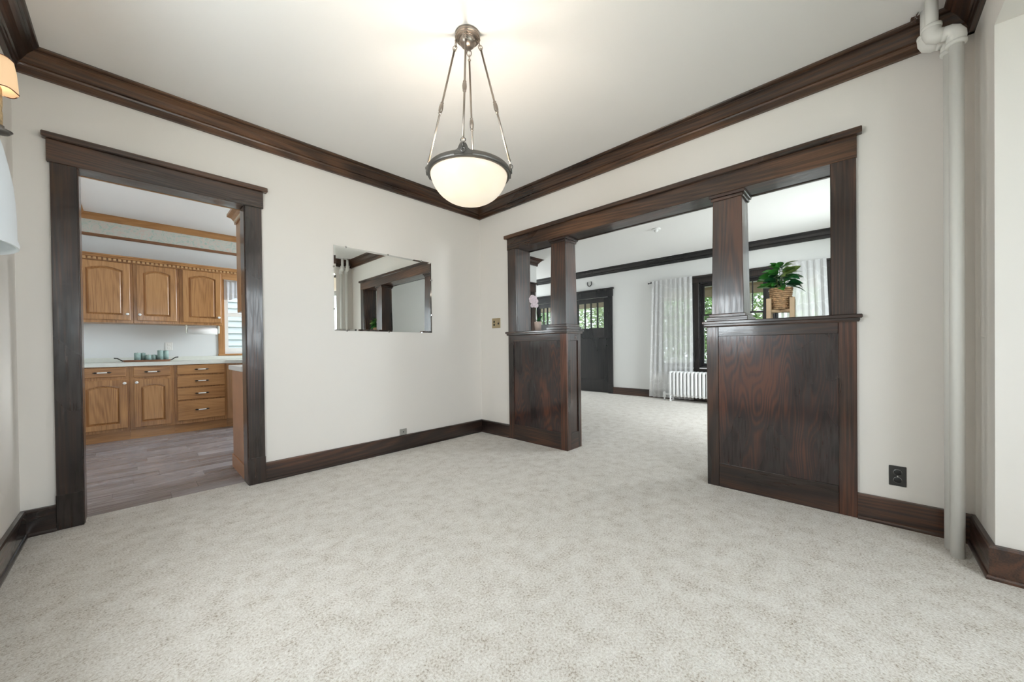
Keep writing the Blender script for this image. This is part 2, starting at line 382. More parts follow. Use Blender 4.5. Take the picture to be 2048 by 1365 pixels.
# windows out of view: frames and glass in the wall openings
def plain_window(name, axis, p, u0, u1, z0, z1, mat=WHITE, t=.1):
    w = struct(empty(name)); 
    bm = bmesh.new()
    def B(a, b, c, d, q0=0, q1=None):
        q1 = t if q1 is None else q1
        if axis == 'x': bm_box(bm, p+q0, p+q1, a, b, c, d)
        else: bm_box(bm, a, b, p+q0, p+q1, c, d)
    B(u0, u0+.05, z0, z1); B(u1-.05, u1, z0, z1); B(u0+.05, u1-.05, z0, z0+.06); B(u0+.05, u1-.05, z1-.05, z1)
    B(u0+.05, u1-.05, (z0+z1)/2-.02, (z0+z1)/2+.02, t*.2, t*.8)
    from_bm('window_frame', bm, mat, w)
    q = p+t*.5
    if axis == 'x': box('pane', q-.002, q+.002, u0+.05, u1-.05, z0+.06, z1-.05, GLASS, w, 0)
    else: box('pane', u0+.05, u1-.05, q-.002, q+.002, z0+.06, z1-.05, GLASS, w, 0)
    return w
plain_window('window_1', 'y', -LB-1.06, -2.2, -1.1, .66, 2.2)
plain_window('window_2', 'y', -LB-1.06, -3.2, -2.3, .66, 2.2)
plain_window('window_3', 'x', XL-.14, -2.3, -1.5, .85, 2.2)
plain_window('window_added_4', 'y', -LB-.11, 2.0, 3.4, .65, 2.35)  # invented opening that lets the living room fill in
plain_window('window_added_5', 'y', 4.1, 2.75, 4.05, .8, 2.35, t=.09)  # made-up window for the hall fill
plain_window('window_added_6', 'x', -.3, .95, 2.65, 1.0, 2.25)  # unseen window added to admit the kitchen fill

# crown moulding: board + cove + fillets
CP = [(0, 2.612), (.022, 2.612), (.022, 2.645), (.027, 2.650), (.030, 2.660), (.027, 2.664), (.036, 2.668), (.047, 2.680), (.064, 2.702),
      (.080, 2.714), (.088, 2.718), (.088, 2.726), (.098, 2.728), (.108, 2.734), (.112, ZC-.001), (0, ZC-.001)]
struct(sweep('trim_1', [(XL, 0), (0, 0)], CP, CR, side=-1))
struct(sweep('trim_2', [(0, 0), (0, -LB)], CP, CRY, side=-1))
struct(sweep('trim_3', [(0, -LB), (XL, -LB)], CP, WX, side=-1))
struct(sweep('trim_4', [(XL, -LB), (XL, 0)], CP, WY, side=-1))
# baseboards with a small shoe
BP = [(0, 0), (.030, 0), (.030, .010), (.026, .018), (.021, .021), (.021, .138), (.016, .147), (0, .149)]
struct(sweep('baseboard_back', [(XO2, 0), (0, 0)], BP, WX, side=-1))
struct(sweep('baseboard_back_end', [(XL, 0), (XO1, 0)], BP, WX, side=-1))
struct(sweep('baseboard_right', [(0, 0), (0, -.498)], BP, WY, side=-1))
struct(sweep('baseboard_right_end', [(0, -3.3834), (0, -LB)], BP, WY, side=-1))
struct(sweep('baseboard_bay', [(0, -LB), (BAYX, -LB), (BAYX, -LB-.95)], BP, WX, side=-1))
struct(sweep('baseboard_left', [(XL, -LB-.95), (XL, 0)], BP, WY, side=-1))
# ---- kitchen doorway trim
d1 = struct(empty('door_1', (-2.8, 0, 0)))
for a, b in ((XO1, XI1), (XI2, XO2)):
    box('casing', a, b, -.022, 0, 0, ZF, WZ, d1)
    box('plinth_block', a-.002, b+.002, -.027, 0, 0, .205, WZ, d1)
box('header_board', XO1-.012, XO2+.012, -.026, 0, ZF, 2.275, HDX, d1)
box('header_cap', -3.339, -2.2416, -.05, 0, 2.275, 2.3086, HDX, d1, .004)
box('jamb', XI1-.02, XI1+.004, -.004, .134, 0, ZF, WZ, d1); box('jamb', XI2-.004, XI2+.02, -.004, .134, 0, ZF, WZ, d1)
box('head_jamb', XI1-.02, XI2+.02, -.004, .134, ZF+.003, ZF+.02, WX, d1)
for a, b in ((XO1, XI1), (XI2, XO2)): box('casing', a, b, .13, .15, 0, ZF, OZ, d1)
box('header_board', XO1-.012, XO2+.012, .13, .152, ZF+.001, 2.26, OX, d1)
# ---- colonnade header
YL0, YR0 = -.4978, -3.3834
tr = struct(empty('trim_5', (0, -1.94, 2.1377)))
box('header_board', -.025, 0, -3.3863, -.4917, 2.1377, 2.270, CRY, tr)
box('header_cap', -.05, 0, -3.4092, -.4615, 2.268, 2.3043, CRY, tr, .004)
box('header_board', .204, .229, -3.3863, -.4917, 2.1377, 2.270, WY, tr)
box('header_cap', .204, .254, -3.4092, -.4615, 2.268, 2.3043, WY, tr, .004)
box('soffit_board', -.002, .206, -3.275, -.612, 2.143, 2.16, WY, tr)
box('casing', -.024, 0, -.621, YL0, 1.212, 2.1377, WZ, tr); box('casing', -.024, 0, YR0, -3.268, 1.212, 2.1377, WZ, tr)
box('casing', .204, .228, -.621, YL0, 1.212, 2.1377, WZ, tr); box('casing', .204, .228, YR0, -3.268, 1.212, 2.1377, WZ, tr)
box('jamb', -.001, .205, -.622, -.606, 1.212, 2.143, WZ, tr); box('jamb', -.001, .205, -3.281, -3.266, 1.212, 2.143, WZ, tr)
ZH = 1.2114
def half_wall(y0, y1, open_end, label):
    """y0 > y1; open_end is the y of the free end"""
    hw = empty('half_wall', (.1, (y0+y1)/2, 0), label, 'half wall', 'panelled half walls of the colonnade')
    free_low = abs(open_end-y1) < 1e-6
    cy0, cy1 = (-.612 if free_low else y0-.012), (y1+.012 if free_low else -3.275)
    box('core', -.006, .210, cy1, cy0, 0, 1.17, WZ, hw, 0)
    s = .078
    for fx0, fx1, px in ((-.024, -.001, -.011), (.205, .228, .215)):
        box('stile', fx0, fx1, y0-s, y0, 0, 1.17, WZ if not free_low or fx0 > 0 else WZ, hw)
        box('stile', fx0, fx1, y1, y1+s+.004, 0, 1.17, ORG if fx0 < 0 else WZ, hw)
        box('rail', fx0, fx1, y1+s+.004, y0-s, 1.10, 1.17, WY, hw); box('rail', fx0, fx1, y1+s+.004, y0-s, 0, .17, WY, hw)
        box('panel', px-.004, px+.004, y1+s+.002, y0-s+.002, .168, 1.102, PLY, hw, 0)
    e0, e1 = (open_end, open_end+.014) if free_low else (open_end-.014, open_end)
    box('end_stile', -.002, .040, e0, e1, 0, 1.17, WZ, hw); box('end_stile', .177, .206, e0, e1, 0, 1.17, WZ, hw)
    box('end_rail', .040, .177, e0, e1, 1.10, 1.17, WX, hw); box('end_rail', .040, .177, e0, e1, 0, .165, WX, hw)
    m = (e0 if free_low else e1); q = .002 if free_low else -.002
    blk = box('carved_block', .108, .158, min(m-q, m+q*2), max(m-q, m+q*2), 1.112, 1.160, WX, hw, .003)
    lathe('rosette', [(.017, -.004), (.016, .0), (.011, .001), (.006, .003), (0, .003)], (0, 0, 0), WX, None, 16)
    ro = bpy.data.objects['rosette'] if 'rosette' in bpy.data.objects else None
    ro.rotation_euler = (PI/2 if free_low else -PI/2, 0, 0); ro.location = (.133, m-q*1.2, 1.136); adopt(ro, hw); ro.name = 'rosette_carving'
    sweep('cap_moulding', [(-.024, y0), (-.024, y1), (.228, y1), (.228, y0)], [(0, 1.168), (.010, 1.168), (.014, 1.178), (.014, 1.190), (0, 1.190)], WY, hw, closed=True, side=-1)
    box('cap', -.052, .256, y1-.025, y0+.025, 1.189, ZH, WY, hw, .004)
    return hw
half_wall(YL0, -1.302, -1.302, 'narrow dark panelled half wall with an orange-worn edge, nearest the white corner')
half_wall(-2.569, YR0, -2.569, 'wide dark panelled half wall with swirling plywood grain, under the leafy plant')
def column(cy, hb, ht, label):
    c = empty('column', (.102, cy, ZH), label, 'column', 'tapered square columns of the colonnade'); cx = .102
    bm = bmesh.new(); z0, z1 = ZH+.052, 2.098
    v = [bm.verts.new((cx+sx*h, cy+sy*h, z)) for h, z in ((hb, z0), (ht, z1)) for sx, sy in ((-1, -1), (1, -1), (1, 1), (-1, 1))]
    for q in ((3, 2, 1, 0), (4, 5, 6, 7), (0, 1, 5, 4), (1, 2, 6, 5), (2, 3, 7, 6), (3, 0, 4, 7)): bm.faces.new([v[i] for i in q])
    bmesh.ops.bevel(bm, geom=bm.edges[:], offset=.003, segments=1, affect='EDGES')
    from_bm('shaft', bm, WZ, c)
    def blk(n, h, a, b): box(n, cx-h, cx+h, cy-h, cy+h, a, b, WY, c, .003)
    blk('base_plinth', hb+.028, ZH+.0005, ZH+.030); blk('base_step', hb+.014, ZH+.030, ZH+.052)
    blk('capital_step', ht+.011, 2.096, 2.118); blk('capital_top', ht+.022, 2.118, 2.1435)
    return c
column(-1.181, .101, .0885, 'tapered dark wood column on the narrow half wall, beside the pink orchid')
column(-2.7015, .1035, .0925, 'tapered dark wood column on the wide half wall, with a bluish sheen near its base')

# ---- front room crown, baseboards
CP2 = [(o, z) for o, z in CP]
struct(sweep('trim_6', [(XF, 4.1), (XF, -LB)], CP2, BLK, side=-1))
struct(sweep('trim_7', [(.204, 1.187), (2.5, 1.187), (2.5, 4.1)], CP2, WX, side=-1))
struct(sweep('trim_8', [(XF, -LB), (.204, -LB)], CP2, WX, side=-1))
struct(sweep('trim_9', [(.204, -LB), (.204, 1.187)], CP2, WY, side=-1))
struct(sweep('baseboard_front', [(XF, .50), (XF, -LB)], BP, WY, side=-1))
struct(sweep('baseboard_hall', [(.204, 1.187), (1.33, 1.187)], BP, WX, side=-1))
struct(sweep('baseboard_living_side', [(XF, -LB), (.204, -LB)], BP, WX, side=-1))
# hall doorway with dark door
d3 = struct(empty('door_3', (1.9, 1.187, 0)))
box('casing', 2.315, 2.445, 1.165, 1.187, 0, 2.10, WZ, d3); box('casing', 1.32, 1.44, 1.165, 1.187, 0, 2.10, WZ, d3)
box('header_board', 1.31, 2.455, 1.162, 1.187, 2.10, 2.25, WX, d3); box('header_cap', 1.29, 2.475, 1.14, 1.187, 2.25, 2.28, WX, d3)
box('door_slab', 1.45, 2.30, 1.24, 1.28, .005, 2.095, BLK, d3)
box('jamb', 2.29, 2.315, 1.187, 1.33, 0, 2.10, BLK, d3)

# ---- front door and sidelight
def lite_door(name, y0, y1, lites, zl0, zl1, label):
    """dark panelled leaf between y0<y1 with vertical lites"""
    d = struct(empty(name, (XF, (y0+y1)/2, 0)))
    a, b = XF+.02, XF+.062
    l0, l1 = lites[0], lites[-1]
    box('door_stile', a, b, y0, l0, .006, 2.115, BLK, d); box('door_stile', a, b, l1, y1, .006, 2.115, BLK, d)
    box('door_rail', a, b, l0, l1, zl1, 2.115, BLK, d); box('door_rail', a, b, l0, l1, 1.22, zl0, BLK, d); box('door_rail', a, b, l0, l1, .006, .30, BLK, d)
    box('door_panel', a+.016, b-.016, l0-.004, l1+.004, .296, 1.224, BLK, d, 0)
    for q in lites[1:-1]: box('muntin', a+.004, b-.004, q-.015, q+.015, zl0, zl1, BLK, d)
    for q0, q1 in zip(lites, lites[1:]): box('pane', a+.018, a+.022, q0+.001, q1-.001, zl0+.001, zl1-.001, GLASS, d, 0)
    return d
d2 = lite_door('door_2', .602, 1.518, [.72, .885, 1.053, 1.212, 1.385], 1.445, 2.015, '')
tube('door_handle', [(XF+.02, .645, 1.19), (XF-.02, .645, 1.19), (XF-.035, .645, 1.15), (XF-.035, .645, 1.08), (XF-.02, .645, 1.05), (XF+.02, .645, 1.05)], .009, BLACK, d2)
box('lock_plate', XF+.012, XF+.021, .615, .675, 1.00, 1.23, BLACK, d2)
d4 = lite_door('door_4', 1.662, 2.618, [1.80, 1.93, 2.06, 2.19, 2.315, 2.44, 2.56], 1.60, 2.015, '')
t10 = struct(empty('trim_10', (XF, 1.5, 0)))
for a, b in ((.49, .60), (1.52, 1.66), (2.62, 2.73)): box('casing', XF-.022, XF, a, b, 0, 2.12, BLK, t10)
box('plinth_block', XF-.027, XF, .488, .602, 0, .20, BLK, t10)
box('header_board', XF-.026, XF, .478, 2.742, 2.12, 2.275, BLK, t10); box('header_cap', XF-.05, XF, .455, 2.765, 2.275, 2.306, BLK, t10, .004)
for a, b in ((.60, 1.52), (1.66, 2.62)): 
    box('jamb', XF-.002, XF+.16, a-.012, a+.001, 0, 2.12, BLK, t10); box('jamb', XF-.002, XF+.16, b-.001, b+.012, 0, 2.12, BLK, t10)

# ---- triple front window
def front_window(name, y0, y1, lites, mat):
    w = struct(empty(name, (XF, (y0+y1)/2, .62))); z0, z1, zm = .62, 2.18, 1.585
    for a, b in ((y0, y0+.022), (y1-.022, y1)): box('window_jamb', XF-.002, XF+.15, a, b, z0, z1, mat, w, 0)
    box('window_head', XF-.002, XF+.15, y0, y1, z1-.022, z1, mat, w, 0); box('window_sill', XF-.002, XF+.19, y0, y1, z0, z0+.022, mat, w, 0)
    def sash(za, zb, x0, x1, up_):
        s = empty('sash', (x0, (y0+y1)/2, za)); adopt(s, w)
        s.matrix_parent_inverse = Matrix.Identity(4); s.location = Vector((x0, (y0+y1)/2, za))-Vector(w.location)
        ya, yb = y0+.022, y1-.022; f = .042
        bm = bmesh.new(); bm_box(bm, x0, x1, ya, ya+f, za, zb); bm_box(bm, x0, x1, yb-f, yb, za, zb)
        bm_box(bm, x0, x1, ya+f, yb-f, za, za+(.03 if up_ else .055)); bm_box(bm, x0, x1, ya+f, yb-f, zb-(.045 if up_ else .03), zb)
        from_bm('sash_frame', bm, mat, s)
        if up_:
            for i in range(1, lites):
                q = ya+f+(yb-ya-2*f)*i/lites; box('muntin', x0+.006, x1-.006, q-.008, q+.008, za+.03, zb-.045, mat, s, 0)
        box('pane', (x0+x1)/2-.002, (x0+x1)/2+.002, ya+f-.003, yb-f+.003, za+.02, zb-.02, GLASS, s, 0)
    sash(z0+.022, zm+.015, XF+.045, XF+.08, False); sash(zm-.015, z1-.022, XF+.09, XF+.12, True)
    return w
front_window('window_7', -1.16, -.50, 4, BLK); front_window('window_8', -2.28, -1.25, 6, BLK); front_window('window_9', -3.0, -2.37, 4, BLK)
t11 = struct(empty('trim_11', (XF, -1.75, .56)))
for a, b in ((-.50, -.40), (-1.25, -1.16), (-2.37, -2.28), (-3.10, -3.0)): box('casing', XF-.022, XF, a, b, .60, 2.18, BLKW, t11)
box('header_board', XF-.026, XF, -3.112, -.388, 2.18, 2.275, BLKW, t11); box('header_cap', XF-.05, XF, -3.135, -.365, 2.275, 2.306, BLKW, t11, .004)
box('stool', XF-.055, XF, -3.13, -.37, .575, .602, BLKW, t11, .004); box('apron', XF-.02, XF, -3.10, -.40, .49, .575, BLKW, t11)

# ---- kitchen trim
kc = [(0, 2.665), (.012, 2.665), (.018, 2.68), (.030, 2.70), (.048, 2.722), (.060, 2.73), (.060, ZC-.001), (0, ZC-.001)]
struct(sweep('trim_12', [(XL, .13), (XL, KY), (-.3, KY)], kc, OX, side=-1))
struct(box('trim_13', XL, -.3, KY-.014, KY, 2.463, 2.500, wood('brown_border_strip', ((.14, .06, .025), (.22, .10, .045), (.28, .14, .07)), 'X'), bev=.003))
struct(box('wall_kitchen_border', XL, -.3, KY-.0025, KY, 2.500, 2.666, BORDER, bev=0))
w11 = struct(empty('window_10', (-1.55, KY, 1.0)))
box('casing', -2.125, -2.05, KY-.02, KY, .985, 2.12, OZ, w11); box('casing', -1.05, -.975, KY-.02, KY, .985, 2.12, OZ, w11)
box('window_sill', -2.13, -.97, KY-.03, KY, .962, .990, OX, w11)
bm = bmesh.new()
for a, b, c, e, q0, q1 in ((-2.05, -2.005, 1.02, 2.10, .0, .1), (-1.095, -1.05, 1.02, 2.10, 0, .1), (-2.005, -1.095, 1.02, 1.075, .0, .1), (-2.005, -1.095, 2.05, 2.10, 0, .1), (-2.005, -1.095, 1.545, 1.60, .02, .06), (-1.565, -1.535, 1.02, 2.1, .02, .06)):
    bm_box(bm, a, b, KY+q0, KY+q1, c, e)
from_bm('window_frame', bm, WHITE, w11); box('pane', -2.005, -1.095, KY+.038, KY+.042, 1.07, 2.06, GLASS, w11, 0)
# ================================================================== THINGS
# ---- chandelier
CX, CY = -1.706, -1.862
ch = empty('chandelier', (CX, CY, ZC), 'bowl chandelier of lit cream glass hung on four metal rods from the ceiling', 'chandelier')
lathe('canopy_plate', [(.0, 0), (.0665, 0), (.0665, -.004), (.068, -.008), (.068, -.016), (.066, -.020), (.062, -.021)], (CX, CY, ZC), NICK, ch, 48, cap=False, smooth=False)
lathe('canopy_step', [(.062, -.020), (.060, -.026), (.048, -.0275)], (CX, CY, ZC), NICK, ch, 48, cap=False, smooth=False)
lathe('canopy_dome', [(.046, -.026), (.0455, -.034), (.043, -.044), (.037, -.055), (.026, -.064), (.013, -.068), (.0, -.069)], (CX, CY, ZC), NICK, ch, 48, cap=False)
tube('canopy_ring', [(CX+.0475*math.cos(a), CY+.0475*math.sin(a), ZC-.0285) for a in [2*PI*k/40 for k in range(40)]], .0028, NICK, ch, 6, True)
RZ, RR = 1.985, .222
lathe('rim', [(RR-.016, .016), (RR-.004, .020), (RR+.002, .014), (RR+.001, .004), (RR+.004, 0), (RR, -.010), (RR-.012, -.014), (RR-.018, -.008), (RR-.016, .016)], (CX, CY, RZ), RIMM, ch, 64, cap=False)
bp_ = []
for i in range(15):
    t = i/14; r = (RR-.014)*math.cos(t*PI/2)**.80; bp_.append((r if i < 14 else 0, -.006-.152*math.sin(t*PI/2)**1.25))
lathe('glass_bowl', bp_, (CX, CY, RZ), BOWL, ch, 64, cap=False)
lathe('bulb', [(0, -.055), (.018, -.05), (.028, -.03), (.028, -.01), (.014, .02), (.012, .03), (0, .03)], (CX, CY, RZ-.02), BULB, ch, 16, cap=False)
toc = math.atan2(CAM.y-CY, CAM.x-CX) - math.radians(7)
for k in range(4):
    a = toc + k*PI/2; d = Vector((math.cos(a), math.sin(a), 0)); s = Vector((-d.y, d.x, 0)); z = Vector((0, 0, 1)); c0 = Vector((CX, CY, 0))
    top = c0 + d*.058 + z*(ZC-.022); bot = c0 + d*(RR+.004) + z*(RZ+.052)
    ax = (bot-top).normalized()
    bm = bmesh.new()
    bm_tube(bm, ring_pts(top-z*.008, .010, d, z, 12), .0022, 6, True)
    bm_tube(bm, ring_pts(top+ax*.026, .013, s, ax, 12, 1.2), .0024, 6, True)
    bm_tube(bm, ring_pts(top+ax*.048, .011, d, ax, 12, 1.2), .0022, 6, True)
    from_bm('chain_link', bm, NICK, ch, True)
    p0, p1 = top+ax*.060, bot-ax*.022
    bm = bmesh.new(); bm_tube(bm, [p0, p1], .0054, 8)
    for q, rr in ((p0, .009), (p1, .007)): bm_tube(bm, [q-ax*.006, q-ax*.002, q+ax*.002, q+ax*.006], [.003, rr, rr, .003], 10)
    mid = p0.lerp(p1, .50 if k == 0 else .52)
    bm_tube(bm, [mid+ax*t for t in (-.034, -.029, -.026, -.018, 0, .018, .026, .029, .034)], [.006, .0095, .006, .0105, .0120, .0105, .006, .0095, .006], 10)
    from_bm('rod', bm, NICK, ch, True)
    bm = bmesh.new(); bm_tube(bm, ring_pts(bot-ax*.010, .012, s, ax, 12, 1.1), .0024, 6, True); bm_tube(bm, ring_pts(bot+z*-.014+d*.002, .010, d, z, 12, 1.2), .0022, 6, True)
    from_bm('chain_link', bm, RIMM, ch, True)
    # leaf-shaped bracket on the rim
    pr = [(-.045, -.006), (.045, -.006), (.040, .010), (.026, .020), (.019, .036), (.013, .046), (-.013, .046), (-.019, .036), (-.026, .020), (-.040, .010)]
    bm = bmesh.new(); base = c0+d*RR+z*RZ; f1 = []; f2 = []
    for u, v in pr:
        bend = d*(-(u*u)/(2*RR)); f1.append(bm.verts.new(base+s*u+z*v+d*.009+bend)); f2.append(bm.verts.new(base+s*u+z*v-d*.003+bend))
    bm.faces.new(f1); bm.faces.new(list(reversed(f2)))
    for i in range(len(pr)): bm.faces.new((f1[i], f1[(i+1) % len(pr)], f2[(i+1) % len(pr)], f2[i]))
    bm_tube(bm, ring_pts(base+z*.012+d*.010, .010, s, z, 10), .003, 6, True)
    from_bm('rim_bracket', bm, RIMM, ch)
pl = bpy.data.lights.new('chandelier_light', 'POINT'); pl.energy = 15; pl.color = (1., .88, .76); pl.shadow_soft_size = .06
po = bpy.data.objects.new('chandelier_light', pl); COL.objects.link(po); po.location = (CX, CY, RZ+.045)

# ---- candle sconce on the left wall
SX, SY, SZ = -3.379, -.74, 1.985
sc_ = empty('wall_sconce', (XL, SY, SZ), 'lit candle sconce with a parchment shade high on the left wall', 'sconce')
lathe('back_plate', [(0, -.07), (.012, -.066), (.02, -.03), (.022, 0), (.02, .03), (.012, .066), (0, .07)], (XL+.012, SY, SZ+.03), RIMM, sc_, 16)
tube('arm', [(XL+.01, SY, SZ+.0), (XL+.05, SY, SZ-.035), (SX-.02, SY, SZ-.035), (SX, SY, SZ-.02), (SX, SY, SZ)], .006, RIMM, sc_)
lathe('drip_pan', [(.0, -.006), (.014, -.004), (.03, .0), (.040, .012), (.038, .013), (.028, .004), (0, .003)], (SX, SY, SZ), RIMM, sc_, 28)
lathe('candle_sleeve', [(.013, 0), (.014, .05), (.012, .07), (.014, .09), (.013, .16), (.010, .17), (0, .17)], (SX, SY, SZ+.03), CANDLEC, sc_, 16)
lathe('cup', [(0, -.002), (.012, .0), (.017, .02), (.018, .032), (0, .032)], (SX, SY, SZ), RIMM, sc_, 16)
lathe('shade', [(.057, 0), (.056, .03), (.052, .09), (.045, .135), (.043, .135), (.050, .09), (.054, .03), (.055, 0), (.057, 0)], (SX, SY, SZ+.185), SHADE, sc_, 32, cap=False)
tube('shade_edge', [(SX+.0567*math.cos(a), SY+.0567*math.sin(a), SZ+.185+.003*math.sin(a*5)) for a in [2*PI*i/40 for i in range(40)]], .002, EDGE, sc_, 6, True)
tube('shade_edge', [(SX+.0445*math.cos(a), SY+.0445*math.sin(a), SZ+.320+.002*math.sin(a*5)) for a in [2*PI*i/40 for i in range(40)]], .0018, EDGE, sc_, 6, True)
lathe('bulb', [(0, 0), (.010, .005), (.014, .025), (.008, .05), (0, .066)], (SX, SY, SZ+.205), BULB, sc_, 12)
pl = bpy.data.lights.new('sconce_light', 'POINT'); pl.energy = .35; pl.color = (1., .70, .40); pl.shadow_soft_size = .02
po = bpy.data.objects.new('sconce_light', pl); COL.objects.link(po); po.location = (SX, SY, SZ+.30)

# ---- floor lamp at the left edge
FX, FY = -3.276, -2.42
fl = empty('floor_lamp', (FX, FY, 0), 'white bell-shaped shade of a standing lamp cut off by the left edge', 'lamp')
lathe('base', [(.0, .001), (.12, .001), (.12, .012), (.10, .02), (.03, .03), (.014, .05), (0, .05)], (FX, FY, 0), BLACK, fl, 32)
tube('pole', [(FX, FY, .04), (FX, FY, 1.30)], .010, BLACK, fl)
outp = [(.160, 1.196), (.1605, 1.202), (.158, 1.212), (.158, 1.24), (.157, 1.27), (.155, 1.30), (.151, 1.33), (.146, 1.36), (.139, 1.39), (.131, 1.42), (.121, 1.45), (.108, 1.48), (.090, 1.51)]
outp = [(r, z+.014) for r, z in outp]
prof = outp + [(r-.003, z) for r, z in reversed(outp)] + [outp[0]]
lathe('shade', prof, (FX, FY, 0), SHADEW, fl, 48, cap=False)
bm = bmesh.new()
for k in range(3): bm_tube(bm, [(FX, FY, 1.30), (FX+.07*math.cos(k*2.094), FY+.07*math.sin(k*2.094), 1.530)], .003, 6)
from_bm('shade_harp', bm, BLACK, fl)

# ---- frameless mirror on the back wall
mr = empty('wall_mirror', (-1.227, 0, 1.207), 'wide frameless mirror with small clips hanging on the white wall', 'mirror')
bm = bmesh.new(); x0, x1, z0, z1 = -1.7376, -.7162, 1.2069, 1.9736; bw = .016
o = [bm.verts.new((x, -.004, z)) for x, z in ((x0, z0), (x1, z0), (x1, z1), (x0, z1))]
i_ = [bm.verts.new((x, -.0065, z)) for x, z in ((x0+bw, z0+bw), (x1-bw, z0+bw), (x1-bw, z1-bw), (x0+bw, z1-bw))]
bk = [bm.verts.new((x, -.0005, z)) for x, z in ((x0, z0), (x1, z0), (x1, z1), (x0, z1))]
bm.faces.new(i_)
for k in range(4): bm.faces.new((o[k], o[(k+1) % 4], i_[(k+1) % 4], i_[k])); bm.faces.new((bk[k], bk[(k+1) % 4], o[(k+1) % 4], o[k]))
bm.faces.new(list(reversed(bk)))
from_bm('mirror_glass', bm, MIRROR, mr)
for x, z, v in [(a, b, 1) for a in (-1.63, -1.22, -.84) for b in (z0, z1)] + [(a, b, 0) for a in (x0, x1) for b in (1.40, 1.78)]:
    box('clip', x-.008, x+.008, -.0095, -.0005, z-.008, z+.008, CHROME, mr, .002)

# ---- electrical
sw = empty('switch_plate', (0, -.279, 1.268), 'square brass wall plate with push buttons beside the dark doorway casing', 'switch plate')
box('plate', -.005, -.0004, -.350, -.208, 1.266, 1.384, BRASS, sw, .003)
for yy, zz, mm in ((-.246, 1.342, BLACK), (-.246, 1.306, BLACK), (-.318, 1.318, BLACK), (-.318, 1.344, BRASS)):
    l_ = lathe('push_button', [(.012, 0), (.012, .004), (.009, .007), (0, .007)], (0, 0, 0), mm, None, 14)
    l_.rotation_euler = (0, -PI/2, 0); l_.location = (-.0045, yy, zz); adopt(l_, sw)
ol = empty('wall_outlet', (0, -3.547, .228), 'dark square outlet plate low on the white wall near the pipe', 'outlet')
box('plate', -.005, -.0004, -3.582, -3.513, .228, .341, DKGL, ol, .002)
for zz in (.305, .262):
    l_ = lathe('socket', [(.0165, 0), (.0165, .003), (.014, .0045), (0, .0045)], (0, 0, 0), BLACK, None, 20); l_.rotation_euler = (0, -PI/2, 0); l_.location = (-.0045, -3.5475, zz); adopt(l_, ol)
    tube('socket_rim', [(-.0055, -3.5475+.0165*math.cos(a), zz+.0165*math.sin(a)) for a in [2*PI*i/20 for i in range(20)]], .0012, CHROME, ol, 6, True)
box('screw', -.0062, -.0045, -3.550, -3.545, .281, .286, CHROME, ol, 0)
jk = empty('phone_jack', (-1.08, 0, .15), 'small grey jack plate resting on the baseboard under the mirror', 'jack plate')
box('plate', -1.118, -1.042, -.012, -.0004, .150, .212, GREYP, jk, .003)
l_ = lathe('port', [(.006, 0), (.006, .002), (0, .002)], (0, 0, 0), BLACK, None, 12); l_.rotation_euler = (PI/2, 0, 0); l_.location = (-1.08, -.0115, .182); adopt(l_, jk)

# ---- heating pipes in the corner
def pipe(px, py, jog, label, zt):
    p = empty('heating_pipe', (px, py, 0), label, 'pipe', 'white heating pipes in the corner'); r = .0245
    tube('riser', [(px, py, .0), (px, py, zt-.03)], r, PIPE, p, 20)
    tube('upper_riser', [(px, py+jog, zt+.055), (px, py+jog, ZC-.001)], r*.94, PIPE, p, 20)
    tube('elbow', [(px, py, zt-.045), (px, py, zt-.02), (px, py, zt-.005), (px, py+.010, zt+.012), (px, py+.022, zt+.018), (px, py+jog*.55, zt+.022)], [r*1.25, r*1.38, r*1.36, r*1.36, r*1.36, r*1.25], PIPE, p, 20)
    tube('elbow', [(px, py+jog*.45, zt+.022), (px, py+jog-.020, zt+.024), (px, py+jog-.006, zt+.032), (px, py+jog, zt+.048), (px, py+jog, zt+.062), (px, py+jog, zt+.075)], [r*1.2, r*1.34, r*1.36, r*1.36, r*1.38, r*1.25], PIPE, p, 20)
    for q in ((zt-.046, py), (zt+.076, py+jog)):
        lathe('collar', [(r*1.0, -.010), (r*1.42, -.008), (r*1.46, 0), (r*1.42, .008), (r*1.0, .010)], (px, q[1], q[0]), PIPE, p, 20, cap=False)
    return p
pipe(-.240, -3.735, .078, 'white painted vertical pipe in the corner, the one standing nearer the camera', 2.515)
pipe(-.148, -3.727, .078, 'white painted vertical pipe in the corner, the one mostly hidden behind the other', 2.53)
bm = bmesh.new()
for k in range(9):
    bx_, by_ = -.105-.012*(k % 5)-.01*random.random(), -3.645+.012*(k//2)-.008*random.random()
    v = [bm.verts.new((bx_+random.uniform(-.012, .012), by_+random.uniform(-.015, .015), ZC-.001-h)) for h in (0, 0, 0, .012+.02*random.random())]
    for q in ((0, 1, 2), (0, 1, 3), (1, 2, 3), (2, 0, 3)): bm.faces.new([v[i] for i in q])
tag(from_bm('splintered_wood', bm, WX), 'splintered bits of brown wood around the pipe at the ceiling', 'splinters', kind='stuff')

# ---- leaf helper
def leaf_mesh(name, ln, wd_, mat, curl=.25, fold=.25):
    bm = bmesh.new(); n = 6; rows = []
    for i in range(n+1):
        t = i/n; w = wd_*math.sin(PI*min(1, t*.97+.02))**.75*(1-.25*t)*.5; zc = -curl*ln*t*t
        rows.append([bm.verts.new((ln*t, -w, zc+fold*w)), bm.verts.new((ln*t, 0, zc)), bm.verts.new((ln*t, w, zc+fold*w))])
    for a, b in zip(rows, rows[1:]):
        bm.faces.new((a[0], b[0], b[1], a[1])); bm.faces.new((a[1], b[1], b[2], a[2]))
    me = bpy.data.meshes.new(name); bm.to_mesh(me); bm.free(); me.materials.append(mat)
    for p in me.polygons: p.use_smooth = True
    return me
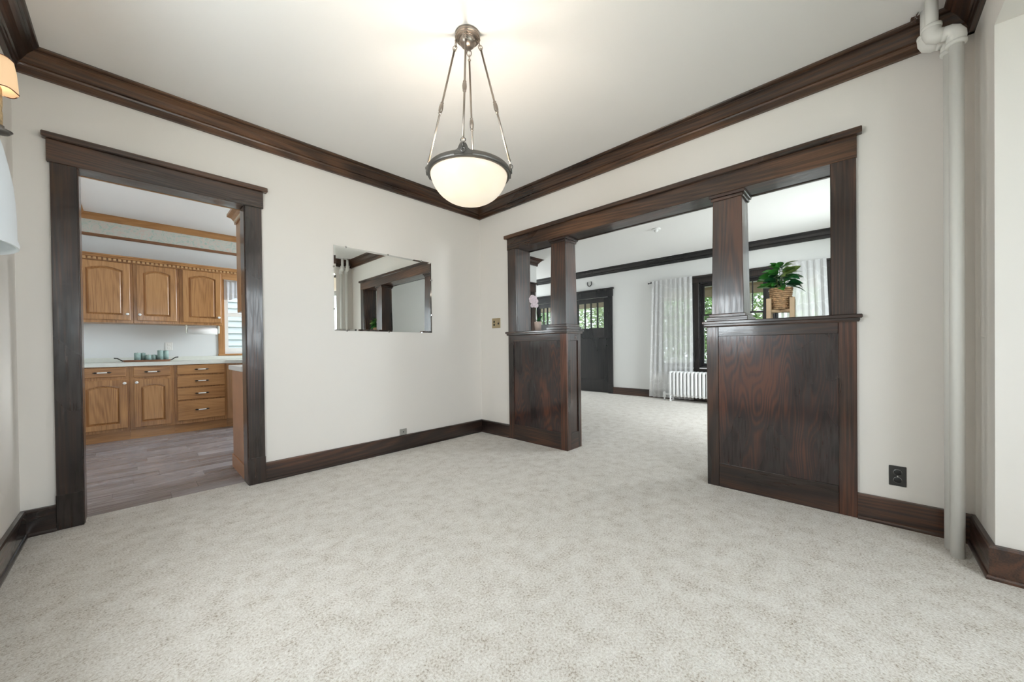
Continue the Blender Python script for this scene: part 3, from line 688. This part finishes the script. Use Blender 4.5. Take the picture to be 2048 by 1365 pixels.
# ---- potted plant on the wide half wall
PX, PY = .105, -3.003
pp = empty('potted_plant', (PX, PY, ZH), 'bushy green leafy plant in a woven basket on a pale wooden stand', 'plant')
st = [(-1, -1), (1, -1), (1, 1), (-1, 1)]
ang = math.radians(50); LEGP = [Vector((PX+math.cos(ang+k*PI/2)*.090, PY+math.sin(ang+k*PI/2)*.090, 0)) for k in range(4)]
for v in LEGP: box('stand_leg', v.x-.014, v.x+.014, v.y-.014, v.y+.014, ZH+.0005, ZH+.140, PINE, pp, .003)
for a, b in ((0, 2), (1, 3)):
    A, B = LEGP[a], LEGP[b]; bm = bmesh.new(); d = (B-A).normalized(); s = Vector((-d.y, d.x, 0))*.010; zz = (ZH+.045, ZH+.063)
    v = [bm.verts.new((p+o*s).to_tuple()[:2]+(z,)) for z in zz for p, o in ((A, -1), (B, -1), (B, 1), (A, 1))]
    for q in ((3, 2, 1, 0), (4, 5, 6, 7), (0, 1, 5, 4), (1, 2, 6, 5), (2, 3, 7, 6), (3, 0, 4, 7)): bm.faces.new([v[i] for i in q])
    from_bm('stand_crossbar', bm, PINE, pp)
bm = bmesh.new(); z0 = ZH+.064
bm_lathe(bm, [(0, .001), (.044, .001), (.050, .075), (.057, .148), (.052, .148), (.046, .10), (0, .10)], (PX, PY, z0), 24, False)
rows = 11
for r_ in range(rows):
    zz = z0+.007+r_*.0135; R_ = .047+.0125*r_/(rows-1); n = 15
    for k in range(n):
        a0 = 2*PI*(k+.5*(r_ % 2))/n
        pts = [(PX+(R_+.004*math.sin(PI*t))*math.cos(a0+t*1.5*2*PI/n), PY+(R_+.004*math.sin(PI*t))*math.sin(a0+t*1.5*2*PI/n), zz+.006*(t-.5)*(1 if r_ % 2 else -1)) for t in (0, .25, .5, .75, 1)]
        bm_tube(bm, pts, [.003, .0062, .0072, .0062, .003], 5)
from_bm('woven_basket', bm, STRAW, pp, True)
lm = [leaf_mesh('leaf', .112, .068, m_, c_) for m_, c_ in ((LEAF, .25), (LEAFD, .35), (LEAF, .1), (LEAFY, .2))]
TOPZ = z0+.145
CT = Vector((PX, PY, TOPZ+.045))
for si in range(6):
    a = si*2*PI/6+.3; tip = CT+Vector((.03*math.cos(a), .03*math.sin(a), .05 if si else .10))
    tube('stem', [(PX+.012*math.cos(a), PY+.012*math.sin(a), TOPZ-.04), (PX+.02*math.cos(a), PY+.02*math.sin(a), TOPZ+.02), tip], .0026, STEM, pp, 6)
rnd = random.Random(11)
for k in range(84):
    az = k*2.39996+rnd.uniform(-.3, .3); q = k/83; el = rnd.uniform(-.25, .45)+(.55 if q > .86 else .15*q)
    rad = .052*(1-.55*q)*rnd.uniform(.5, 1.1); pos = Vector((PX+rad*math.cos(az), PY+rad*math.sin(az), TOPZ+.006+.150*q))
    o = bpy.data.objects.new('leaf', lm[rnd.choice((0, 0, 1, 2, 2, 3 if q > .5 else 1))]); COL.objects.link(o)
    sl = rnd.uniform(.62, .95)*(1.0 if q < .75 else .8); o.rotation_euler = (rnd.uniform(-.7, .7), -el, az); o.scale = (sl, sl, sl); o.location = pos; adopt(o, pp)
# ---- orchid
OX_, OY_ = .10, -.835
oc = empty('potted_orchid', (OX_, OY_, ZH), 'pink orchid in a small blush pot on the narrow half wall', 'plant')
lathe('pot', [(0, .0008), (.034, .0008), (.041, .096), (.041, .103), (.036, .103), (.034, .09), (0, .09)], (OX_, OY_, ZH), POTM, oc, 28)
tube('flower_stem', [(OX_, OY_, ZH+.09), (OX_-.01, OY_+.01, ZH+.20), (OX_-.015, OY_+.025, ZH+.31), (OX_-.01, OY_+.045, ZH+.385), (OX_, OY_+.05, ZH+.40)], .003, STEM, oc, 6)
ol_ = leaf_mesh('leaf', .115, .042, LEAFD, .35)
for az, el, s in ((-1.9, .95, 1.), (.6, .8, .9), (2.4, 1.0, .8)):
    o = bpy.data.objects.new('leaf', ol_); COL.objects.link(o); o.location = (OX_, OY_, ZH+.095); o.rotation_euler = (0, -el, az); o.scale = (s, s, s); adopt(o, oc)
def flower_mesh():
    bm = bmesh.new()
    for k in range(5):
        a = k*2*PI/5+PI/2; wd_ = .024 if k in (1, 4) else .015; ln = .036
        pts = [(0, 0), (ln*.4, wd_), (ln*.8, wd_*.9), (ln, 0), (ln*.8, -wd_*.9), (ln*.4, -wd_)]
        vs = [bm.verts.new((.004*math.sin(k)-.25*u*u*8*.1, u*math.cos(a)-v*math.sin(a), u*math.sin(a)+v*math.cos(a))) for u, v in pts]; bm.faces.new(vs)
    bm_lathe(bm, [(0, -.004), (.006, 0), (.005, .006), (0, .008)], (-.006, 0, -.003), 8, False)
    me = bpy.data.meshes.new('blossom'); bm.to_mesh(me); bm.free(); me.materials.append(PINK); return me
fm = flower_mesh()
for k, (dx, dy, dz) in enumerate(((-.03, .05, .375), (-.035, .015, .36), (-.03, .06, .335), (-.04, .03, .315), (-.035, -.005, .325), (-.03, .045, .285), (-.03, .0, .28), (-.02, .075, .36))):
    o = bpy.data.objects.new('blossom', fm); COL.objects.link(o); o.location = (OX_+dx, OY_+dy, ZH+dz); o.scale = (.8, .8, .8); o.rotation_euler = (random.uniform(-.6, .6), random.uniform(-.3, .3), math.radians(40)+random.uniform(-.6, .6)); adopt(o, oc)

# ---- living room things
ra = empty('radiator', (3.99, -1.6, 0), 'white cast iron column radiator under the front windows', 'radiator')
def section_mesh():
    bm = bmesh.new()
    for k, xo in enumerate((-.07, 0, .07)):
        bm_tube(bm, [(xo, 0, z) for z in (.10, .13, .30, .47, .52)], [.020, .026, .026, .026, .020], 10)
    for z in (.105, .515):
        bm_tube(bm, [(-.085, 0, z), (-.07, 0, z), (0, 0, z), (.07, 0, z), (.085, 0, z)], [.014, .029, .029, .029, .014], 10)
    me = bpy.data.meshes.new('section'); bmesh.ops.recalc_face_normals(bm, faces=bm.faces[:]); bm.to_mesh(me); bm.free(); me.materials.append(RAD)
    for p in me.polygons: p.use_smooth = True
    return me
sm = section_mesh(); NS = 24
for k in range(NS):
    o = bpy.data.objects.new('section', sm); COL.objects.link(o); o.location = (3.99, -.835-k*.0635, .012); adopt(o, ra)
for yy in (-.835, -.835-(NS-1)*.0635):
    for xo in (-.07, .07): lathe('foot', [(.022, .0005), (.020, .015), (.014, .05), (.016, .11), (0, .11)], (3.99+xo, yy, 0), RAD, ra, 12)
tube('valve_pipe', [(3.99, -.70, .0), (3.99, -.70, .10), (3.99, -.73, .12), (3.99, -.81, .12)], .014, RAD, ra)
lathe('valve', [(0, .06), (.026, .06), (.028, .075), (.022, .10), (.026, .13), (.018, .16), (0, .165)], (3.99, -.70, 0), RAD, ra, 16)

rd = empty('curtain_rod', (4.14, -1.75, 2.275), 'thin black curtain rod above the triple front window', 'curtain rod')
tube('rod', [(4.135, -.345, 2.268), (4.135, -3.16, 2.268)], .007, BLACK, rd)
for yy in (-.345, -3.16): lathe('finial', [(0, -.014), (.010, -.010), (.014, 0), (.010, .010), (0, .014)], (4.135, yy, 2.268), BLACK, rd, 12)
for yy in (-.40, -3.10): tube('bracket', [(XF-.051, yy, 2.268), (4.135, yy, 2.268)], .005, BLACK, rd, 6)
def curtain(y0, y1, y0b, y1b, zb, folds, label):
    c = empty('sheer_curtain', (4.135, (y0+y1)/2, zb), label, 'curtain', 'sheer curtains at the front window')
    bm = bmesh.new(); nu, nv = folds*8, 24; g = []
    for j in range(nv+1):
        t = j/nv; z = 2.300+(zb-2.300)*t; row = []
        for i in range(nu+1):
            s = i/nu; yy = (y0+(y1-y0)*s)*(1-t)+(y0b+(y1b-y0b)*s)*t; ph = s*folds*2*PI
            row.append(bm.verts.new((4.122-.010-(.012+.014*t)*(.6+.4*math.sin(7*s+1.3))*math.sin(ph+1.4*math.sin(5*s+1.2*t)+.4*math.sin(11*s)), yy+.006*math.sin(2*ph), z)))
        g.append(row)
    for j in range(nv):
        for i in range(nu): bm.faces.new((g[j][i], g[j][i+1], g[j+1][i+1], g[j+1][i]))
    from_bm('cloth', bm, SHEER, c, True)
    return c
curtain(-.42, -1.165, -.36, -1.175, .03, 9, 'sheer white lace curtain left of the radiator, hanging to the floor')
curtain(-2.44, -3.03, -2.46, -3.08, .62, 8, 'sheer white lace curtain at the right of the front window, behind the leafy plant')
hs = [(XF-.012, 1.058+.055*math.cos(a)*(1 if abs(math.cos(a)) < .95 else .93), 2.462-.062*math.sin(a)) for a in [math.radians(-38+i*256/16) for i in range(17)]]
tag(tube('horseshoe', hs, .009, BLACK, None, 8), 'small iron horseshoe nailed on the wall over the front door', 'horseshoe')
sd = empty('smoke_detector', (2.323, -1.242, ZC), 'round white fitting on the living room ceiling', 'smoke detector')
lathe('base', [(0, -.0005), (.062, -.0005), (.064, -.012), (.055, -.02), (0, -.02)], (2.323, -1.242, ZC), WHITE, sd, 28)
lathe('sensor_cap', [(.03, -.019), (.028, -.035), (.014, -.05), (0, -.054)], (2.323, -1.242, ZC), WHITE, sd, 20, cap=False)
# ================================================================== KITCHEN
def arch_path(x0, x1, z0, z1, rise, n=10):
    pts = [(x0, z0), (x1, z0), (x1, z1-rise)]
    for i in range(1, n):
        t = i/n; pts.append((x1+(x0-x1)*t, z1-rise+rise*math.sin(PI*t)))
    return pts+[(x0, z1-rise)]
def outer_path(x0, x1, z0, z1, n=10):
    return [(x0, z0), (x1, z0), (x1, z1)]+[(x1+(x0-x1)*i/n, z1) for i in range(1, n)]+[(x0, z1)]
def panel_door(x0, x1, z0, z1, yf, parent, knob, frame=.058, rise=.035):
    """arched raised-panel oak door facing -y, front of frame at yf; part = frame mesh, sub-parts panel and knob"""
    t = .024; n = 10
    O = outer_path(x0, x1, z0, z1, n); I = arch_path(x0+frame, x1-frame, z0+frame, z1-frame, rise, n); k = len(O)
    bm = bmesh.new()
    of = [bm.verts.new((x, yf+.003, z)) for x, z in O]
    c = ((x0+x1)/2, (z0+z1)/2)
    of2 = [bm.verts.new((x+(.005 if x < c[0] else -.005)*(1 if abs(x-x0) < 1e-6 or abs(x-x1) < 1e-6 else 0), yf, z+(.005 if z == z0 else -.005 if z == z1 else 0))) for x, z in O]
    inf = [bm.verts.new((x, yf, z)) for x, z in I]; inb = [bm.verts.new((x, yf+.016, z)) for x, z in I]; ob = [bm.verts.new((x, yf+t, z)) for x, z in O]
    for i in range(k):
        j = (i+1) % k
        for A, B in ((of, of2), (of2, inf), (inf, inb), (ob, of)): bm.faces.new((A[i], A[j], B[j], B[i]))
    bm.faces.new(ob)
    d = from_bm('door', bm, OZ, parent)
    bm = bmesh.new(); e = .004
    a = [bm.verts.new((x, yf+.0155, z)) for x, z in arch_path(x0+frame-e, x1-frame+e, z0+frame-e, z1-frame+e, rise, n)]
    b = [bm.verts.new((x, yf+.0145, z)) for x, z in arch_path(x0+frame+.008, x1-frame-.008, z0+frame+.008, z1-frame-.008, rise, n)]
    g = [bm.verts.new((x, yf+.001, z)) for x, z in arch_path(x0+frame+.026, x1-frame-.026, z0+frame+.026, z1-frame-.026, rise, n)]
    for A, B in ((a, b), (b, g)):
        for i in range(k): bm.faces.new((A[i], A[(i+1) % k], B[(i+1) % k], B[i]))
    bm.faces.new(g)
    from_bm('door_panel', bm, OZ, d)
    bm = bmesh.new(); bm_lathe(bm, [(.015, 0), (.015, .004), (.006, .006), (.006, .010)], (0, 0, 0), 16); rose = from_bm('knob_rose', bm, BLACK, None)
    rose.rotation_euler = (PI/2, 0, 0); rose.location = (knob[0], yf, knob[1]); rose.parent = d
    bm = bmesh.new(); bm_lathe(bm, [(.006, .010), (.013, .014), (.0155, .020), (.012, .026), (0, .028)], (0, 0, 0), 16); kn = from_bm('knob', bm, PORC, None, True)
    kn.rotation_euler = (PI/2, 0, 0); kn.location = (knob[0], yf, knob[1]); kn.parent = d
    return d
def drawer(x0, x1, z0, z1, yf, parent):
    bm = bmesh.new(); bm_box(bm, x0, x1, yf, yf+.02, z0, z1, .005); d = from_bm('drawer', bm, OX, parent); cx, cz = (x0+x1)/2, (z0+z1)/2
    bm = bmesh.new(); bm_tube(bm, [(cx-.038, yf-.018, cz), (cx-.030, yf-.020, cz), (cx+.030, yf-.020, cz), (cx+.038, yf-.018, cz)], [.006, .0075, .0075, .006], 10); h = from_bm('handle', bm, PORC, None, True); h.parent = d
    for s in (-1, 1):
        bm = bmesh.new(); bm_tube(bm, [(cx+s*.038, yf-.018, cz), (cx+s*.046, yf-.012, cz), (cx+s*.052, yf-.003, cz), (cx+s*.072, yf-.001, cz)], [.006, .006, .010, .002], 8); h = from_bm('handle_mount', bm, BLACK, None, True); h.parent = d
    return d
UF = 3.06
def wall_cabinet(x0, x1, dx0, dx1, knob_x, label):
    c = empty('wall_cabinet', ((x0+x1)/2, KY, 1.388), label, 'cabinet', 'oak wall cabinets over the counter')
    box('body', x0+.0005, x1-.0005, UF+.012, KY-.0005, 1.388, 2.135, OZ, c)
    panel_door(dx0, dx1, 1.422, 2.112, UF-.0125, c, (knob_x, 1.494))
    return c
wall_cabinet(XL+.001, -2.982, XL+.02, -3.008, -3.033, 'oak wall cabinet with an arched door, leftmost of the three above the counter')
wall_cabinet(-2.982, -2.560, -2.952, -2.588, -2.928, 'oak wall cabinet with an arched door, middle of the three above the counter')
wall_cabinet(-2.560, -2.112, -2.528, -2.130, -2.158, 'oak wall cabinet with an arched door, next to the kitchen window')
co = empty('cabinet_cornice', (-2.5, UF, 2.135), 'oak cornice with a row of dentil blocks along the wall cabinets', 'cornice')
sweep('cornice_moulding', [(-1.0, UF+.012), (XL, UF+.012)], [(0, 2.118), (.018, 2.118), (.018, 2.150), (.030, 2.156), (.036, 2.172), (.050, 2.182), (.050, 2.196), (0, 2.196)], OX, co, side=1)
bm = bmesh.new(); x = XL+.02
while x < -1.05: bm_box(bm, x, x+.024, UF-.026, UF-.004, 2.126, 2.151); x += .040
from_bm('dentil_row', bm, plain('light_oak_dentil', (.52, .31, .14), .45), co)
box('window_valance_board', -2.112, -1.0, UF+.012, UF+.030, 2.040, 2.118, OX, co)
BF = 2.80
def base_cabinet(x0, x1, label):
    c = empty('base_cabinet', ((x0+x1)/2, KY, 0), label, 'cabinet', 'oak base cabinets under the counter')
    box('body', x0+.0005, x1-.0005, BF, KY-.002, .115, .865, OZ, c, .001)
    box('toe_kick', x0+.0005, x1-.0005, BF+.035, BF+.055, .0005, .116, OX, c, 0)
    return c
c = base_cabinet(XL+.001, -3.025, 'oak base cabinet with one drawer and a door, farthest left')
drawer(XL+.02, -3.055, .748, .854, BF-.0205, c); panel_door(XL+.02, -3.045, .148, .712, BF-.0245, c, (-3.065, .672), rise=.03)
c = base_cabinet(-3.025, -2.640, 'oak base cabinet with one drawer and a door, between two other base cabinets')
drawer(-2.993, -2.673, .735, .852, BF-.0205, c); panel_door(-2.990, -2.664, .140, .704, BF-.0245, c, (-2.967, .672), rise=.03)
c = base_cabinet(-2.640, -2.120, 'oak base cabinet with a stack of four drawers')
for za, zb in ((.742, .860), (.582, .722), (.418, .565), (.158, .402)): drawer(-2.614, -2.140, za, zb, BF-.0205, c)
cc = empty('corner_cabinet', (-1.9, 2.9, 0), 'plain oak angled corner cabinet beside the stack of drawers', 'cabinet')
def prismxy(name, poly, z0, z1, mat, parent):
    bm = bmesh.new(); a = [bm.verts.new((x, y, z0)) for x, y in poly]; b = [bm.verts.new((x, y, z1)) for x, y in poly]; n = len(poly)
    bm.faces.new(list(reversed(a))); bm.faces.new(b)
    for i in range(n): bm.faces.new((a[i], a[(i+1) % n], b[(i+1) % n], b[i]))
    return from_bm(name, bm, mat, parent)
prismxy('body', [(-2.1195, BF), (-1.78, 2.55), (-.95, 2.55), (-.95, KY-.002), (-2.1195, KY-.002)], .115, .865, OZ, cc)
prismxy('toe_kick', [(-2.1195, BF+.035), (-1.77, 2.59), (-.95, 2.59), (-.95, 2.62), (-1.75, 2.62), (-2.1195, BF+.06)], .0005, .116, OX, cc)
ct = empty('countertop', (-2.4, 3.0, .866), 'pale laminate countertop with backsplash along the kitchen wall', 'countertop')
prismxy('counter_slab', [(XL+.001, BF-.026), (-2.13, BF-.026), (-1.79, 2.52), (-.94, 2.52), (-.94, KY-.001), (XL+.001, KY-.001)], .866, .906, COUNTER, ct)
box('backsplash', XL+.001, -.94, KY-.020, KY-.001, .9055, .962, COUNTER, ct, .003)
# cabinets on the doorway side
pc = empty('end_cabinet', (-2.0, .40, 0), 'base cabinet with a plain pinkish oak end panel just inside the doorway', 'cabinet')
box('body', -2.371, -1.2, .155, .64, .10, .866, OZ, pc); box('end_panel', -2.380, -2.371, .155, .655, .115, .866, OAKP, pc)
box('base_rail', -2.388, -2.371, .155, .665, .0005, .115, OAKP, pc, .003)
box('counter_slab', -2.400, -1.2, .155, .695, .8665, .907, WHITE, pc, .004)
uc = empty('end_wall_cabinet', (-2.0, .15, 1.36), 'oak wall cabinet end with dentil cornice, half hidden by the doorway casing', 'cabinet')
box('body', -2.364, -1.3, .155, .47, 1.362, 2.125, OZ, uc)
sweep('cornice_moulding', [(-1.3, .47), (-2.364, .47), (-2.364, .155)], [(0, 2.118), (.010, 2.118), (.010, 2.145), (.016, 2.150), (.030, 2.172), (.055, 2.185), (.055, 2.205), (0, 2.205)], OX, uc, side=-1)
bm = bmesh.new(); y = .16
while y < .47: bm_box(bm, -2.381, -2.373, y, y+.014, 2.126, 2.146); y += .026
from_bm('dentil_row', bm, plain('pale_dentil', (.75, .66, .52), .5), uc)
# paper towel holder
ptw = empty('paper_towel_holder', (-2.32, 3.2, 1.30), 'white paper towel roll in a holder under the wall cabinet', 'paper towel')
bm = bmesh.new(); bm_tube(bm, [(-2.475, 3.17, 1.310), (-2.165, 3.17, 1.310)], .046, 24); from_bm('paper_roll', bm, PAPER, ptw, True)
for xx in (-2.492, -2.15): box('holder_arm', xx-.010, xx+.010, 3.135, 3.205, 1.275, 1.3875, COUNTER, ptw, .006)
# kitchen outlet
ko = empty('kitchen_outlet', (-2.652, KY, 1.10), 'white double outlet plate on the kitchen wall above the candles', 'outlet')
box('plate', -2.690, -2.614, KY-.006, KY-.0005, 1.048, 1.156, WHITE, ko, .002)
for z in (1.079, 1.125): box('socket', -2.667, -2.637, KY-.0085, KY-.005, z-.014, z+.014, PORC, ko, .004)
# tray and candles
TY = 3.17
tr_ = empty('serving_tray', (-2.88, TY, .906), 'long brown wooden tray with black iron handles on the counter', 'tray')
bm = bmesh.new()
def oval(rx, ry, z, n=28): return [bm.verts.new((-2.865+rx*math.copysign(abs(math.cos(a))**.6, math.cos(a)), TY+ry*math.copysign(abs(math.sin(a))**.6, math.sin(a)), z)) for a in [2*PI*i/n for i in range(n)]]
r_ = [oval(.205, .062, .9065), oval(.225, .075, .930), oval(.219, .069, .930), oval(.202, .058, .914)]
for a, b in zip(r_, r_[1:]):
    for i in range(28): bm.faces.new((a[i], a[(i+1) % 28], b[(i+1) % 28], b[i]))
bm.faces.new(list(reversed(r_[0]))); bm.faces.new(r_[-1]); from_bm('tray_body', bm, TRAYW, tr_)
for s in (-1, 1):
    tube('handle', [(-2.865+s*.212, TY, .918), (-2.865+s*.236, TY, .934), (-2.865+s*.262, TY, .955), (-2.865+s*.290, TY, .958)], [.006, .006, .006, .007], BLACK, tr_, 8)
def candle(x, y, r, h, label):
    c = empty('pillar_candle', (x, y, .9145), label, 'candle', 'sea green pillar candles on the tray')
    lathe('wax', [(0, 0), (r, 0), (r, h-.004), (r-.004, h), (.004, h-.003), (0, h-.003)], (x, y, .9145), CANDLE, c, 24)
    tube('wick', [(x, y, .9145+h-.004), (x+.001, y, .9145+h+.008)], .0012, BLACK, c, 5)
candle(-2.955, TY-.012, .030, .105, 'sea green pillar candle at the left end of the row on the tray')
candle(-2.905, TY+.020, .024, .105, 'sea green pillar candle just right of the leftmost candle on the tray')
candle(-2.858, TY-.018, .026, .080, 'short sea green candle in the middle of the tray, left of its twin')
candle(-2.806, TY-.006, .024, .080, 'short sea green candle in the middle of the tray, right of its twin')
candle(-2.768, TY+.024, .020, .070, 'smallest sea green candle at the back of the tray')
candle(-2.748, TY-.020, .028, .135, 'tallest sea green pillar candle on the tray, in front')
candle(-2.694, TY+.006, .026, .132, 'tall sea green pillar candle at the right end of the row')
# window valance in the kitchen
va = empty('window_valance', (-1.55, KY-.035, 1.8), 'gathered pale valance over the kitchen window', 'valance')
bm = bmesh.new(); g = []
for j in range(9):
    t = j/8; row = []
    for i in range(97):
        s = i/96; ph = s*34*PI; row.append(bm.verts.new((-2.03+.96*s, KY-.040-.010*math.sin(ph)*(0.5+t), 2.075-(.275+.018*math.sin(s*40))*t)))
    g.append(row)
for j in range(8):
    for i in range(96): bm.faces.new((g[j][i], g[j][i+1], g[j+1][i+1], g[j+1][i]))
from_bm('valance_cloth', bm, VALANCE, va, True)
tube('valance_rod', [(-2.045, KY-.04, 2.062), (-1.055, KY-.04, 2.062)], .006, WHITE, va, 6)

# ================================================================== OUTSIDE
struct(box('ground', -14, 30, -20, 26, -.75, -.55, GRASS, bev=0))
po_ = empty('front_porch', (5.5, -1, -.5), 'covered front porch with pale ceiling and tan beam beyond the front windows', 'porch')
box('porch_floor', XF+.17, 6.75, -5.2, 5.2, -.545, -.10, PORCH, po_); box('porch_ceiling', XF+.17, 6.85, -5.3, 5.3, 2.40, 2.48, WHITE, po_)
box('beam', 6.45, 6.62, -5.2, 5.2, 2.18, 2.40, TAN, po_)
for yy in (-4.9, -1.55, 1.75, 5.0): box('post', 6.44, 6.62, yy-.08, yy+.08, -.10, 2.18, plain('porch_post_paint', (.60, .53, .44), .6) if 'porch_post_paint' not in MATS else MATS['porch_post_paint'], po_)
bm = bmesh.new()
bm_box(bm, 6.50, 6.56, -4.8, 4.9, .62, .68); bm_box(bm, 6.50, 6.56, -4.8, 4.9, -.02, .03)
from_bm('railing', bm, WHITE, po_)
yy = -4.75
bal = None
while yy < 4.9:
    if bal is None: bal = box('baluster', 6.515, 6.545, yy, yy+.03, .03, .62, WHITE, po_, 0); b0 = yy
    else:
        q = bal.copy(); COL.objects.link(q); q.location = (0, yy-b0, 0)
    yy += .13
def tree(x, y, h, r, mat, n, label, seed):
    rnd = random.Random(seed); t = empty('tree', (x, y, -.55), label, 'tree', 'trees beyond the porch')
    tube('trunk', [(x, y, -.56), (x+.05, y, h*.3), (x-.03, y+.04, h*.6), (x, y, h*.85)], [.14, .11, .07, .03], BARK, t, 10)
    vs, fs = [], []
    for i in range(n):
        u, v, w = rnd.gauss(0, 1), rnd.gauss(0, 1), rnd.gauss(0, 1); k = (u*u+v*v+w*w)**.5; rr = rnd.random()**.4
        lump = .9+.12*math.sin(3*u/k+seed)+.1*math.sin(4*w/k+2*seed)
        c = Vector((x+u/k*r*rr*lump, y+v/k*r*rr*lump, h*.52+w/k*h*.55*rr))
        if c.z < -.45: c.z = -.45+rnd.random()*.2
        a = Vector((rnd.gauss(0, 1), rnd.gauss(0, 1), rnd.gauss(0, .6))).normalized(); b = a.orthogonal().normalized(); s = rnd.uniform(.05, .12)
        q = len(vs); vs += [c-a*s, c+b*s*.5, c+a*s, c-b*s*.5]; fs.append((q, q+1, q+2, q+3))
    me = bpy.data.meshes.new('foliage'); me.from_pydata([tuple(p) for p in vs], [], fs); me.update()
    o = link('foliage', me, mat, t); o['kind'] = 'stuff'
tree(9.4, -5.6, 4.6, 1.35, FOL, 5200, 'leafy green tree beyond the porch, seen through the rightmost front window', 1)
tree(11.2, -2.2, 4.2, 1.4, FOL2, 5200, 'pale green tree beyond the porch, seen through the middle front window', 2)
tree(9.2, .9, 3.6, 1.25, FOL, 4600, 'leafy green tree beyond the porch, seen through the left front window', 3)
tree(11.2, 4.4, 4.6, 1.4, FOL2, 5200, 'pale green tree beyond the porch, seen through the front door glass', 4)
tree(9.6, 8.0, 4.4, 1.5, FOL, 5200, 'leafy green tree beyond the porch, seen through the sidelight glass', 5)
for k, (tx, ty) in enumerate(((14.5, -8.0), (14.8, -3.6), (14.2, .6), (14.8, 5.0), (14.3, 9.6), (14.9, 14.0))):
    tree(tx, ty, 5.2, 1.95, FOL2 if k % 2 else FOL, 5200, 'large hazy green tree in the back row beyond the porch, number %s from the right' % ('one', 'two', 'three', 'four', 'five', 'six')[k], 20+k)
nb = empty('neighbour_house', (-1, 7.5, -.55), 'white clapboard house wall seen through the kitchen window', 'house')
box('wall_core', -6, 5, 7.55, 9.5, -.54, 5.5, SIDING, nb, 0)
z = -.5; clap = None
while z < 4.6:
    if clap is None:
        bm = bmesh.new(); v = [bm.verts.new(p) for p in ((-6, 7.50, 0), (5, 7.50, 0), (5, 7.54, .155), (-6, 7.54, .155), (-6, 7.55, 0), (5, 7.55, 0), (5, 7.55, .155), (-6, 7.55, .155))]
        for q in ((0, 1, 2, 3), (4, 7, 6, 5), (0, 4, 5, 1), (3, 2, 6, 7), (0, 3, 7, 4), (1, 5, 6, 2)): bm.faces.new([v[i] for i in q])
        clap = from_bm('clapboard', bm, SIDING, nb); clap.location = (0, 0, z)
    else:
        q = clap.copy(); COL.objects.link(q); q.location = (0, 0, z)
    z += .15
